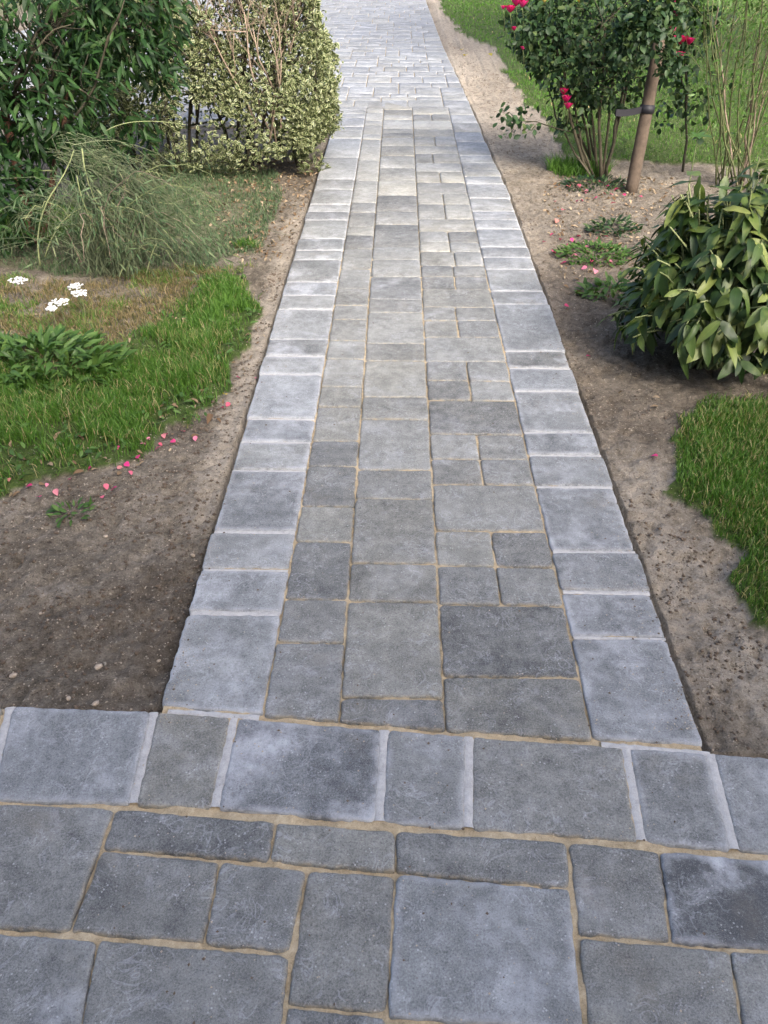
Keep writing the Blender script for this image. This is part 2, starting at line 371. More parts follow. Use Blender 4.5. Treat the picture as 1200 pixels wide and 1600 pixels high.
def ground_h(x, y):
    d_r = x - r_edge(y); d_l = L0 - x; d_b = y - band_y(x)
    base = np.where(x > 0, -.022, -.040)
    base = base + (fbm(x, y, 1.3, 5, 3) - .5) * .05 + (fbm(x, y, 9, 21, 3) - .5) * .024 + (fbm(x, y, 34, 33, 3) - .5) * .020 - .010 * sst(.6, .75, noise(x, y, 22, 91))
    # soil banked up against the right edging, hollow on the left
    base = base + np.where(x > 0, .008 * np.exp(-np.clip(d_r, 0, 9) / .12), -.012 * np.exp(-np.clip(d_l, 0, 9) / .10) * sst(3.2, 1.2, y) + .022 * np.exp(-np.clip(d_l, 0, 9) / .08) * sst(2., 3.4, y))
    base = np.minimum(base, -.009)
    vm = veg_mask(x, y)
    base = base + vm * .012
    return np.where(paved(x, y, .012), -.075, base)
def gz(x, y): return float(ground_h(np.array([x]), np.array([y]))[0])

def axis(segs):
    out = []
    for a, b, s in segs: out += list(np.arange(a, b, s))
    return np.array(out + [segs[-1][1]])
gx = axis([(-220, -20, 20), (-20, -6, 1.), (-6, -3, .15), (-3, -1.8, .035), (-1.8, -.7, .012), (-.7, -.5, .009), (-.5, .6, .11), (.6, .85, .009), (.85, 1.9, .012), (1.9, 3.4, .035), (3.4, 7, .15), (7, 20, 1.), (20, 220, 20)])
gy = axis([(-60, -3, 5), (-3, .8, .2), (.8, 2.7, .012), (2.7, 3.4, .018), (3.4, 6.4, .026), (6.4, 10, .06), (10, 22, .3), (22, 60, 3.), (60, 420, 30)])
GX, GY = np.meshgrid(gx, gy); fx, fy = GX.ravel(), GY.ravel()
Z = ground_h(fx, fy)
nx, ny = len(gx), len(gy); ii, jj = np.meshgrid(np.arange(nx - 1), np.arange(ny - 1)); k0 = (jj * nx + ii).ravel()
jx, jy = jit(fx, fy, .05)
strip_r = np.exp(-np.clip(fx - r_edge(fy), 0, 9) / .16) * (fx > 0); strip_l = sst(.15, .05, L0 - fx + (fbm(fx, fy, 11, 301) - .5) * .10) * (fx < 0) * (fx > -1.2) * sst(1.75, 2.3, fy) * sst(6., 4.5, fy)
sand = strip_r * (.15 + .5 * sst(.35, .6, fbm(fx, fy, 2.2, 71))) + strip_l * 1.0
sand += .45 * sst(6.0, 7.0, fy) * (fx > .5) * (fx < 2.0) + (.12 + .38 * sst(2.6, 1.6, fy)) * sst(.42, .6, fbm(fx, fy, 3, 44)) * (fx > .5) + .12 * sst(4.2, 5.3, fy) * (fx > .5)
shade_and_tone = .45 * np.exp(-np.clip(L0 - fx, 0, 9) / .2) * sst(1.95, 1.4, fy) * (fx < 0) + .25 * sst(.5, .65, fbm(fx, fy, 4, 81))  # shade beside the raised left edging painted in, plus random darker tone
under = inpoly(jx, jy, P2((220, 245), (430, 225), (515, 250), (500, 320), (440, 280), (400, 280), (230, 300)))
shade_and_tone = shade_and_tone + under * .4 + .5 * sst(2.2, 2.6, fy) * sst(5.0, 4.0, fy) * (fx > .6) * (fx < 1.6)  # darker at the hedge foot, browner soil along the right strip
for px_, py_, r_, k_ in ((235, 890, .13, .55), (150, 960, .16, .3), (60, 830, .12, .25)):
    c_ = g(px_, py_); shade_and_tone = shade_and_tone + k_ * np.exp(-((fx - c_[0]) ** 2 + (fy - c_[1]) ** 2 * 1.5) / r_ ** 2) * (.5 + fbm(fx, fy, 12, 66))  # soft dark patches on the left bed
vm = veg_mask(fx, fy) * 1.; cov = inpoly(jx, jy, G_COVER)
vm = np.clip(vm + cov * .35 + ((np.abs(fx) > 6) | (fy > 25)) * .9 * (fbm(fx, fy, .3, 2) > .3), 0, 1)
go = link('ground', mesh('ground', np.stack([fx, fy, Z], 1), np.stack([k0, k0 + 1, k0 + nx + 1, k0 + nx], 1), M['soil'], {'sand': np.clip(sand, 0, 1), 'shade_and_tone': np.clip(shade_and_tone, 0, 1), 'veg': vm}), kind='structure')

# ------------------------------------------------------------------ pavers
def shrink(q, gap):
    gp = [gap] * 4 if np.isscalar(gap) else gap
    """inset a convex quad (counter-clockwise) by gap on every side"""
    n = len(q); L = []
    for i in range(n):
        a, b = q[i], q[(i + 1) % n]; d = (b - a) / (np.linalg.norm(b - a) + 1e-9); nn = np.array([-d[1], d[0]]); L.append((a + nn * gp[i], d))
    out = []
    for i in range(n):
        (p, d), (r, e) = L[i - 1], L[i]; A = np.array([[d[0], -e[0]], [d[1], -e[1]]])
        t = np.linalg.solve(A, r - p)[0]; out.append(p + d * t)
    return np.array(out)
def outline(q, rad, step, jitter, seed):
    pts = []; n = len(q)
    for i in range(n):
        c = q[i]; a = q[i - 1]; b = q[(i + 1) % n]; da = (a - c); db = (b - c); la = np.linalg.norm(da); lb = np.linalg.norm(db); da /= la; db /= lb
        rd = rad * random.uniform(.6, 1.5)
        for t in ((0, .33, .67, 1.) if step < .1 else (0, 1.)):
            p0 = c + da * rd; p1 = c + db * rd; pts.append((1 - t) ** 2 * p0 + 2 * t * (1 - t) * c + t * t * p1)
        m = max(1, int((lb - 2 * rad) / step))
        for k in range(1, m): pts.append(c + db * rd + (b - c - 2 * db * rd) * k / m)
    P = np.array(pts)
    if jitter: P = P + (np.stack([noise(P[:, 0], P[:, 1], 130, seed + 2), noise(P[:, 0], P[:, 1], 130, seed + 7)], 1) - .5) * jitter * 1.3 + (np.stack([noise(P[:, 0], P[:, 1], 45, seed), noise(P[:, 0], P[:, 1], 45, seed + 5)], 1) - .5) * jitter * 2 + rng.normal(0, jitter * .12, P.shape)
    return P
cnt = [0]
def paver(q, parent, gap=.0035, tone=None, chalk=.3, near=None, name='paver', z0=None, arr=None):
    q = np.asarray(q, float)[:, :2]
    if np.cross(q[1] - q[0], q[2] - q[1]) < 0: q = q[::-1]
    q = shrink(q, gap); c = q.mean(0); dist = np.linalg.norm(c)
    step = .010 if dist < 2.2 else (.04 if dist < 4 else .5)
    ji = .0020 if dist < 4 else .001
    O = outline(q, .010, step, ji, cnt[0]); cnt[0] += 1
    if tone is None: tone = min(.95, max(.1, random.gauss(.47, .13)))
    dz = random.uniform(-.0016, .0016) if z0 is None else z0; tx, ty = random.uniform(-.006, .006), random.uniform(-.006, .006)
    rings = [(0, -.05, 1.), (0, -.0075, 1.), (.0016, -.0028, .8), (.004, -.0008, .5), (.009, -.0001, .25), (.022, .0, .0)] if dist < 4 else [(0, -.04, 1.), (0, -.004, .6), (.008, 0, 0.)]
    V = []; E = []; n = len(O); dirs = O - c
    size = min(np.linalg.norm(q[1] - q[0]), np.linalg.norm(q[2] - q[1]))
    for ins, z, e in rings:
        # inset towards the centre scaled per axis of the quad
        ax = (q[1] - q[0]) / np.linalg.norm(q[1] - q[0]); ay = np.array([-ax[1], ax[0]])
        u = dirs @ ax; v = dirs @ ay; hu = np.abs(u).max(); hv = np.abs(v).max()
        R = c + np.outer(u * (1 - ins / hu), ax) + np.outer(v * (1 - ins / hv), ay)
        zz = z + dz + tx * (R[:, 0] - c[0]) + ty * (R[:, 1] - c[1])
        V.append(np.column_stack([R, zz])); E.append(np.full(n, e))
    V = np.concatenate(V); E = np.concatenate(E); F = []
    for i in range(len(rings) - 1):
        for k in range(n): F.append((i * n + k, i * n + (k + 1) % n, (i + 1) * n + (k + 1) % n, (i + 1) * n + k))
    F.append(tuple((len(rings) - 1) * n + k for k in range(n)))
    r = random.random()
    if arr is not None:
        arr.append((V, F, E, tone, chalk, r)); return None
    c3 = np.array([c[0], c[1], 0]); V = V - c3
    me = mesh(name, V, F, M['paver'], {'edge': E, 'tone': np.full(len(V), tone), 'chalk': np.full(len(V), chalk), 'rnd': np.full(len(V), r)})
    return link(name, me, parent, c3)
def flush_stuff(arr, name, parent):
    V = []; F = []; E = []; T = []; C = []; R = []; o = 0
    for v, f, e, t, ch, r in arr:
        V.append(v); F += [tuple(i + o for i in q) for q in f]; E.append(e); T.append(np.full(len(v), t)); C.append(np.full(len(v), ch)); R.append(np.full(len(v), r)); o += len(v)
    link(name, mesh(name, np.concatenate(V), F, M['paver'], {'edge': np.concatenate(E), 'tone': np.concatenate(T), 'chalk': np.concatenate(C), 'rnd': np.concatenate(R)}), parent, None, 'stuff')

def sheet(name, poly, z, mat, kind=None, parent=None):
    V = [(x, y, z) for x, y in poly] + [(x, y, z - .05) for x, y in poly]; n = len(poly)
    return link(name, mesh(name, V, [tuple(range(n))] + [(i, i + n, (i + 1) % n + n, (i + 1) % n) for i in range(n)], mat, smooth=False), parent, None, kind)

ys = np.linspace(1.0, 24, 40)
path_bed = sheet('path', [(L0 + .01, float(band_y(L0)) - .03), (.69 - .01, float(band_y(.69)) - .03)] + [(float(r_edge(y)) - .012, float(y)) for y in ys[2:]] + [(-5.2, 24), (-5.2, YARD + .01), (L0 + .01, YARD + .01)], -.0135, M['sand_joint'], 'structure')
def sand_fill(parent, x0, x1, y0, y1, st, test):
    ax_, ay_ = np.arange(x0, x1, st), np.arange(y0, y1, st); A_, B_ = np.meshgrid(ax_, ay_); A_ = A_.ravel(); B_ = B_.ravel(); nx_ = len(ax_); I_, J_ = np.meshgrid(np.arange(nx_ - 1), np.arange(len(ay_) - 1)); k_ = (J_ * nx_ + I_).ravel()
    Fq = np.stack([k_, k_ + 1, k_ + nx_ + 1, k_ + nx_], 1); ok = test(A_, B_); Fq = Fq[ok[Fq].all(1)]
    z_ = -.0078 + (fbm(A_, B_, 14, 101, 3) - .5) * .0180 + (fbm(A_, B_, 90, 111, 2) - .5) * .0045
    link('joint_sand', mesh('joint_sand', np.stack([A_, B_, np.minimum(z_, -.0042)], 1), Fq, M['sand_joint']), parent)
sand_fill(path_bed, L0 + .006, .73, 1.08, 4.2, .0055, lambda a, b: (b > band_y(a) - .03) & (a < r_edge(b) - .006))
# the paths' columns: outer left, border/narrow, narrow/middle, middle/wide, wide/border, outer right
def colx(name, y):
    return {'L0': L0, 'L1': np.interp(y, [1.2, 2, 6.8], [-.297, -.287, -.280]), 'L2': np.interp(y, [1.2, 2, 3.8, 7], [-.1215, -.1225, -.129, -.129]),
            'L3': .119, 'L4': np.interp(y, [1.1, 1.6, 2.1, 6.8], [.444, .450, .444, .437]), 'R': r_edge(y)}[name]
def yof(px, py): return float(g(px, py)[1])
def cell(cl, cr, pxl, pxr, y0l, y0r, y1l, y1r):
    pass
LBy = [1112, 957, 889, 830, 734, 690, 653, 584, 555, 529, 482, 460, 439, 405, 390, 372, 343, 330, 318, 295, 279, 245, 215]
Ay = [1124, 1004, 936, 846, 791, 728, 688, 635, 604, 560, 532, 499, 477, 450, 420, 388, 367, 353, 331, 316, 282, 250, 217]
By = [1135, 1090, 940, 880, 779, 733, 655, 620, 563, 536, 488, 467, 432, 405, 385, 350, 330, 305, 281, 262, 243, 228, 215]
Cy = [1150, 1056, 944, 884, 829, 757, 717, 678, 625, 595, 565, 527, 501, 480, 452, 432, 415, 393, 378, 361, 342, 319, 302, 285, 268, 255, 240, 228, 213]
RBy = [1165, 995, 924, 861, 760, 711, 676, 611, 575, 549, 476, 455, 421, 402, 386, 358, 344, 330, 310, 288, 276, 265, 255, 243, 222]
C_split = {2: .5, 3: .5, 5: .5, 6: .5, 8: .5, 9: .5, 11: .45, 12: .45, 14: .5, 15: .5, 16: .55, 17: .5, 18: .5, 20: .5, 21: .5, 23: .5, 25: .4, 27: .5}
tones = {'LB': [.60, .55, .62, .38, .60, .52, .80, .72, .36, .66, .66, .62, .40, .66, .45, .62, .38, .7],
         'A': [.40, .45, .32, .52, .36, .38, .52, .46, .60, .62, .50, .52, .36, .5],
         'B': [.28, .46, .40, .42, .44, .56, .44, .58, .40, .62, .46, .36, .6],
         'RB': [.50, .44, .46, .42, .55, .42, .48, .58, .30, .50, .40, .56]}
tC = [[.30], [.22], [.40, .42], [.52, .30], [.52], [.42, .40], [.52, .46], [.28], [.32, .55], [.36, .5], [.56], [.5, .38], [.48, .4], [.42]]
for key, a, b, ylist, px in (('LB', 'L0', 'L1', LBy, 380), ('A', 'L1', 'L2', Ay, 510), ('B', 'L2', 'L3', By, 620), ('C', 'L3', 'L4', Cy, 750), ('RB', 'L4', 'R', RBy, 930)):
    Y = [yof(px, y) for y in ylist]
    while Y[-1] < 7.9: Y.append(Y[-1] + random.choice([.16, .16, .24, .32]))
    for i in range(len(Y) - 1):
        y0, y1 = Y[i], Y[i + 1]; s = .006
        t0l = y0 + random.uniform(-1, 1) * .0025; t0r = y0 + random.uniform(-1, 1) * .0025
        sk_ = .0 
        if i == 0:                                        # first row is cut along the cross band
            t0l = float(band_y(colx(a, y0))) + .006; t0r = float(band_y(colx(b, y0))) + .006
        border = key in ('LB', 'RB'); gap = .0019 if not border else ((.0062 if y0 < 3 else .0045), .0019, (.0062 if y0 < 3 else .0045), .0019)
        fac = 0.
        cl = random.uniform(.6, 1.0) if border else random.uniform(.15, .6)
        if key == 'C':
            sp = C_split.get(i) if i < len(Cy) - 1 else (random.choice([.5, None]))
            tl = tC[i] if i < len(tC) else [None, None]
            x0, x1, x2, x3 = colx(a, y0), colx(b, y0), colx(b, y1), colx(a, y1)
            if sp:
                m0 = x0 + (x1 - x0) * sp; m1 = x3 + (x2 - x3) * sp
                paver([(x0, y0), (m0, y0), (m1, y1), (x3, y1)], path_bed, gap, tl[0], cl); paver([(m0, y0), (x1, y0), (x2, y1), (m1, y1)], path_bed, gap, tl[-1], cl)
            else: paver([(x0, t0l), (x1, t0r), (x2, y1), (x3, y1)], path_bed, gap, tl[0], cl)
        else:
            tl = tones[key]; t = tl[i] if i < len(tl) else None
            if t is None and border: t = random.uniform(.45, .66)
            if border and t is not None: t = .5 + (t - .52) * .8
            q = [(colx(a, y0), t0l), (colx(b, y0), t0r), (colx(b, y1), y1), (colx(a, y1), y1)]; wv = random.uniform(-.004, .004)
            if key == 'LB': q[0] = (q[0][0] + wv, q[0][1]); q[3] = (q[3][0] + wv + random.uniform(-.002, .002), q[3][1])
            if key == 'RB': q[1] = (q[1][0] + wv, q[1][1]); q[2] = (q[2][0] + wv + random.uniform(-.002, .002), q[2][1])
            if border: q[0 if key == 'LB' else 1] = (q[0 if key == 'LB' else 1][0], q[0 if key == 'LB' else 1][1])
            paver(q, path_bed, gap, t, cl, name='border_paver' if border else 'paver')
# far pavers: too small to pick apart singly
far = []
y = 7.95
while y < 24:
    dy = random.choice([.16, .24, .24, .32]); x = -5.2 if y > YARD else L0
    xr = float(r_edge(y)) 
    x -= 0
    while x < xr - .02:
        dx = random.choice([.16, .24, .24, .32]); x1 = min(x + dx, xr)
        if xr - x1 < .08: x1 = xr
        paver([(x, y), (x1, y), (x1, y + dy), (x, y + dy)], None, .004, random.uniform(.40, .62), random.uniform(.6, .9), arr=far); x = x1
    y += dy
y = YARD
while y < 7.94:
    x = -5.2; dy = .195
    while x < L0 - .02:
        x1 = min(x + random.choice([.16, .24, .32]), L0); x1 = L0 if L0 - x1 < .08 else x1
        paver([(x, y), (x1, y), (x1, y + dy), (x, y + dy)], None, .004, random.uniform(.35, .75), .6, arr=far); x = x1
    y += dy
flush_stuff(far, 'far_pavers', path_bed)
# mortar in the border joints, smeared a little over the rounded rims
mo = MB()
def strip(mb, p, q, w0, w1, z=-.0026):
    p = np.asarray(p, float); q = np.asarray(q, float); d = q - p; L = np.linalg.norm(d); d /= L; nn = np.array([-d[1], d[0]]); k = max(4, int(L / .012)); V = []
    for i in range(k + 1):
        t = i / k; ww = w0 + (w1 - w0) * t; c = p + d * L * t
        a = ww * random.uniform(.78, 1.2); b = ww * random.uniform(.78, 1.2); zz = z + random.uniform(-.0005, .0005)
        for off, dzz in ((-a, -.003), (-a * .6, -.0004), (0, -.0006), (b * .6, -.0004), (b, -.003)): V.append((*(c + nn * off), zz + dzz))
    F = [(i * 5 + j, i * 5 + j + 1, (i + 1) * 5 + j + 1, (i + 1) * 5 + j) for i in range(k) for j in range(4)]
    mb.add(V, [f[::-1] for f in F])
for key, a, b, ylist, px in (('LB', 'L0', 'L1', LBy, 380), ('RB', 'L4', 'R', RBy, 930)):
    for yy in [yof(px, v) for v in ylist[1:]]:
        ww = .0098 if yy < 3.0 else .008
        if random.random() < .2: ww *= .6
        xa, xb = colx(a, yy), colx(b, yy)
        strip(mo, (xa + .006, yy + random.uniform(-.002, .002)), (xb - .004, yy + random.uniform(-.002, .002)), ww * random.uniform(.8, 1.1), ww * random.uniform(.8, 1.1))
mo_o = mo.build('mortar', M['mortar'], path_bed)

# ---- cross band and the front path
def qd(*pts): return np.array([g(x, y)[:2] for x, y in pts])
Pq = [((-170, 1093), (8, 1102), (-30, 1250), (-235, 1238)), ((16, 1102), (241, 1110), (206, 1258), (-22, 1251)), ((241, 1110), (366, 1119), (334, 1264), (206, 1258)),
      ((366, 1119), (601, 1138), (592, 1286), (334, 1264)), ((601, 1138), (733, 1148), (732, 1296), (592, 1286)), ((733, 1148), (978, 1165), (1003, 1316), (732, 1296)),
      ((978, 1165), (1110, 1175), (1150, 1330), (1003, 1316)), ((1110, 1175), (1290, 1188), (1345, 1345), (1150, 1330)), ((1290, 1188), (1400, 1196), (1470, 1356), (1345, 1345))]
Pt = [.5, .46, .42, .26, .40, .44, .40, .52, .5]; Pc = [.5, .7, .5, 1.25, .7, .45, .7, .6, .5]
Qq = [((-170, 1246), (180, 1262), (108, 1456), (-245, 1440)), ((180, 1262), (431, 1284), (421, 1346), (160, 1327)), ((431, 1284), (619, 1297), (618, 1363), (421, 1346)),
      ((619, 1297), (888, 1314), (891, 1388), (618, 1363)), ((158, 1327), (344, 1345), (317, 1474), (108, 1456)), ((344, 1345), (480, 1357), (453, 1488), (317, 1474)),
      ((480, 1357), (618, 1366), (605, 1584), (447, 1570)), ((618, 1363), (891, 1388), (914, 1612), (605, 1590)), ((888, 1314), (1032, 1328), (1049, 1473), (904, 1460)),
      ((1032, 1328), (1310, 1352), (1345, 1496), (1049, 1473)), ((904, 1462), (1140, 1484), (1165, 1625), (918, 1605)), ((1140, 1484), (1360, 1500), (1400, 1650), (1165, 1628)),
      ((-70, 1452), (152, 1466), (118, 1645), (-118, 1628)), ((152, 1466), (452, 1492), (432, 1672), (118, 1645)), ((447, 1570), (606, 1588), (602, 1700), (432, 1685))]
Qt = [.38, .26, .46, .34, .30, .38, .40, .50, .34, .05, .40, .50, .40, .40, .24]; Qc = [.35, .3, .1, .2, .25, .35, .3, .7, .5, 1.4, .2, .3, .6, .35, .2]
def cx(a): return a[np.argsort(a[:, 0])]
front = sheet('front_path', [(float(x), float(band_y(x)) - .008) for x in np.linspace(3.2, -3.2, 25)] + [(-3.2, -2.5), (3.2, -2.5)], -.0135, M['sand_joint'], 'structure')
sand_fill(front, -1.15, 1.3, .3, 1.36, .0055, lambda a, b: b < band_y(a) - .022)
man = []
for q, t, c in zip(Pq, Pt, Pc): Q = qd(*q); man.append(Q); paver(Q, front, (.0022, .0078, .0022, .0078), t, c, name='border_paver')
for i, (q, t, c) in enumerate(zip(Qq, Qt, Qc)): Q = qd(*q); man.append(Q); paver(Q, front, .0014, t, c)
mo2 = MB()
for q in Pq[1:]:
    a = g(*q[0])[:2]; b = g(*q[3])[:2]; d = b - a; strip(mo2, a + d * .01, b - d * .03, .0115, .0115)
# line of mortar between band and path under the two borders
for (a, b) in (((262, 1110), (405, 1119)), ((940, 1162), (1110, 1176))): strip(mo2, g(*a)[:2], g(*b)[:2], .0085, .0085)
mo2.build('mortar', M['mortar'], front)
ang = bt[5] - bt[2]; ang /= np.linalg.norm(ang); nrm = np.array([-ang[1], ang[0]]); org = bt[2]
fl = []
vs = [0, -.245, -.41, -.57, -.81, -.97, -1.21, -1.37, -1.61, -1.85, -2.01, -2.25, -2.5, -2.74, -2.9, -3.1]
for j in range(len(vs) - 1):
    u = -2.4 + random.uniform(0, .1)
    while u < 3.2:
        du = random.choice([.16, .24, .32] if j else [.16, .32]); A = []
        for uu, vv in ((u, vs[j]), (u + du, vs[j]), (u + du, vs[j + 1]), (u, vs[j + 1])): A.append(org + ang * uu + nrm * vv)
        A = np.array(A); smp = np.array([A[0] * (1 - s) * (1 - t) + A[1] * s * (1 - t) + A[2] * s * t + A[3] * (1 - s) * t for s in np.linspace(.03, .97, 7) for t in np.linspace(.03, .97, 5)])
        if not any(inpoly(smp[:, 0], smp[:, 1], m_).any() for m_ in man) and A[:, 1].min() > -2.4: paver(A, None, .004, None, .4, arr=fl); u += du
        else: u += .04
rects = []
for v_, *_ in fl: rects.append((v_[:, :2].min(0), v_[:, :2].max(0)))
lo_ = np.array([a_ for a_, b_ in rects]); hi_ = np.array([b_ for a_, b_ in rects])
for v_ in np.arange(-.01, -1.1, -.085):
    u = -.9
    while u < 1.6:
        A = np.array([org + ang * uu + nrm * vv for uu, vv in ((u, v_), (u + .08, v_), (u + .08, v_ - .08), (u, v_ - .08))])
        smp = np.array([A[0] * (1 - a_) * (1 - b_) + A[1] * a_ * (1 - b_) + A[2] * a_ * b_ + A[3] * (1 - a_) * b_ for a_ in np.linspace(.05, .95, 5) for b_ in np.linspace(.05, .95, 5)])
        hit = any(inpoly(smp[:, 0], smp[:, 1], m_).any() for m_ in man) or any(((smp >= l_ + .012) & (smp <= h_ - .012)).all(1).any() for l_, h_ in zip(lo_, hi_))
        if not hit: paver(A, None, .002, None, .4, arr=fl); u += .084
        else: u += .02
flush_stuff(fl, 'outer_pavers', front)

# ------------------------------------------------------------------ grass
def blades(name, X, Yv, h, wd, mat, lean=.5, zoff=0., rnd=None, parent=None):
    n = len(X); z = ground_h(X, Yv) + zoff; B = np.stack([X, Yv, z], 1)
    th = rng.random(n) * 2 * PI; s = np.stack([np.cos(th), np.sin(th), np.zeros(n)], 1)
    ph = rng.random(n) * 2 * PI; ln = (rng.random(n) ** .8) * lean; d = np.stack([np.cos(ph), np.sin(ph), np.zeros(n)], 1)
    hh = h * rng.uniform(.45, 1.15, n); up = np.array([0, 0, 1.])
    def pt(t, w_): return B + (up * (hh * t * np.sqrt(np.clip(1 - (ln * t) ** 2 * .6, .2, 1)))[:, None]) + d * (hh * ln * t * t)[:, None], s * (wd * w_ / 2)[:, None]
    vs_ = []
    for t, w_ in ((0, .8), (.38, 1.), (.74, .7)):
        c, o = pt(t, w_); vs_ += [c - o, c + o]
    c, o = pt(1., 0); vs_.append(c)
    V = np.stack(vs_, 1).reshape(-1, 3); T = np.array([(0, 1, 3), (0, 3, 2), (2, 3, 5), (2, 5, 4), (4, 5, 6)])
    F = (T[None] + (np.arange(n) * 7)[:, None, None]).reshape(-1, 3)
    if rnd is None: rnd = rng.random(n)
    return link(name, mesh(name, V, F, mat, {'rnd': np.repeat(rnd, 7) * .999, 'edge': np.full(len(V), .5)}), parent, None, 'stuff')
def scatter(poly, n, jt=.10, dens=None):
    A = np.array(poly); lo, hi = A.min(0), A.max(0); X = rng.uniform(lo[0], hi[0], n * 3); Y = rng.uniform(lo[1], hi[1], n * 3)
    jx, jy = jit(X, Y, jt); k = inpoly(jx, jy, poly) & ~paved(X, Y, .02)
    if dens is not None: k &= rng.random(len(X)) < dens(X, Y)
    return X[k][:n], Y[k][:n]
def patchy(X, Y): return .25 + .75 * sst(.34, .5, fbm(X, Y, 5, 61))
def ragged(X, Y, poly, w):
    # how far inside the patch a blade stands, judged from shifted samples of its outline
    c = 0
    for k_ in range(8):
        a = k_ * PI / 4; jx, jy = jit(X + w * math.cos(a), Y + w * math.sin(a)); c = c + inpoly(jx, jy, poly)
    return c / 8.
X, Y = scatter(G_LEFT, 36000, .13, lambda a, b: (.06 + .94 * sst(.36, .52, fbm(a, b, 6, 61))) * (.12 + .88 * ragged(a, b, G_LEFT, .09) ** 2))
RL = ragged(X, Y, G_LEFT, .09)
tag(blades('grass', X, Y, (.030 + .045 * fbm(X, Y, 4, 90)) * (.45 + .65 * RL), np.full(len(X), .0030), M['grass'], .8, 0, np.clip(rng.random(len(X)) * .62 + fbm(X, Y, 5, 14) * .5, 0, .98)), 'tufted green grass patch on the left of the path', 'grass')
X, Y = scatter(G_RIGHT, 52000, .08, lambda a, b: .1 + .9 * ragged(a, b, G_RIGHT, .07) ** 2)
tag(blades('grass', X, Y, .042 * (.4 + .7 * ragged(X, Y, G_RIGHT, .07)), np.full(len(X), .0028), M['grass'], .8, 0, np.clip(rng.random(len(X)) * .58 + fbm(X, Y, 5, 15) * .45 + .10, 0, .96)), 'close mown green lawn in front of the broad leaved shrub', 'grass')
far_near = [p for p in G_FAR]
A0 = P2((800, 125), (850, 180), (880, 235), (1000, 245), (1200, 262), (1500, 275), (1500, 110), (800, 60))
X, Y = scatter(G_FAR, 170000, .12, lambda a, b: np.where(b < 10, 1., np.where(b < 18, .35, .05)) * np.where(a < 9, 1., .0))
tag(blades('grass', X, Y, np.full(len(X), .036), .0042 + .0010 * np.clip(Y - 5, 0, 12), M['grass'], .8, 0, np.clip(.22 + rng.random(len(X)) * .38 + fbm(X, Y, 2, 15) * .3, 0, .9)), 'bright lawn behind the rose bushes along the far path', 'grass')
X, Y = scatter(G_STRAW, 16000, .1, patchy)
tag(blades('dry_grass', X, Y, np.full(len(X), .035), np.full(len(X), .0028), M['drygrass'], 1.3), 'thin straw coloured grass around the white flower heads', 'dry grass')
X, Y = scatter(G_STRAW, 9000, .12, lambda a, b: sst(.42, .58, fbm(a, b, 5, 401)))
tag(blades('sparse_grass', X, Y, np.full(len(X), .040), np.full(len(X), .003), M['grass'], 1.1), 'sparse green blades mixed into the straw coloured grass', 'grass')
X, Y = scatter(G_COVER, 13000, .1, patchy)
tag(blades('low_ground_cover', X, Y, np.full(len(X), .04), np.full(len(X), .004), M['greygreen'], 1.3), 'sparse grey green ground cover under the arching plant', 'ground cover')
# tufts
tufts = [(905, 262, .11, 900, .22, 'dark grass tuft at the foot of the rose canes'), (385, 372, .05, 260, .07, 'small green grass tuft on bare soil left of the path'), (30, 350, .16, 2200, .35, 'dim grass tuft under the dark leafy bush')]
for px, py, h, n, r, lab in tufts:
    c = g(px, py); th = rng.random(n) * 2 * PI; rr = r * np.sqrt(rng.random(n)); X = c[0] + rr * np.cos(th); Y = c[1] + rr * np.sin(th) * .7
    o = blades('grass_tuft', X, Y, np.full(n, h), np.full(n, .0045), M['grass'], 1., 0, rng.random(n) * .5); tag(o, lab, 'grass tuft')

# ------------------------------------------------------------------ soil crumbs, pebbles, litter
def crumbs(name, X, Y, r, mat, label, cat):
    n = len(X); z = ground_h(X, Y); V0 = np.array([(1, 0, 0), (0, 1, 0), (-1, 0, 0), (0, -1, 0), (0, 0, .8), (0, 0, -.5), (.6, .6, .35), (-.6, -.6, .3)], float)[:6]
    F0 = np.array([(0, 1, 4), (1, 2, 4), (2, 3, 4), (3, 0, 4), (1, 0, 5), (2, 1, 5), (3, 2, 5), (0, 3, 5)])
    V = V0[None] * rng.uniform(.6, 1.3, (n, 6, 3)) * r[:, None, None]; a = rng.random(n) * 6.28; ca, sa = np.cos(a)[:, None], np.sin(a)[:, None]
    V = np.stack([V[..., 0] * ca - V[..., 1] * sa, V[..., 0] * sa + V[..., 1] * ca, V[..., 2]], 2) + np.stack([X, Y, z + r * .2], 1)[:, None]
    o = link(name, mesh(name, V.reshape(-1, 3), (F0[None] + (np.arange(n) * 6)[:, None, None]).reshape(-1, 3), mat, smooth=True), None, None, 'stuff'); tag(o, label, cat)
SOIL_L = P2((-300, 770), (0, 770), (150, 740), (290, 660), (370, 570), (410, 440), (470, 330), (500, 300), (245, 1106), (-300, 1094))
SOIL_R = P2((1103, 1172), (700, 60), (800, 130), (870, 250), (1000, 290), (930, 480), (1050, 620), (1060, 740), (1150, 860), (1200, 970), (1500, 1200))
X, Y = scatter(SOIL_L, 15000, .03, lambda a, b: .15 + .85 * sst(.45, .6, fbm(a, b, 5, 201))); crumbs('soil_crumbs', X, Y, .0012 + .0075 * rng.random(len(X)) ** 5, M['clod'], 'loose dark crumbs on the soil left of the path', 'soil crumbs')
X, Y = scatter(SOIL_R, 22000, .03, lambda a, b: np.where(b < 2.2, 1., .25) * (.12 + .88 * sst(.45, .58, fbm(a, b, 7, 202)))); crumbs('soil_crumbs', X, Y, .0013 + .0062 * rng.random(len(X)) ** 3.5, M['clod'], 'loose dark crumbs on the soil right of the path', 'soil crumbs')
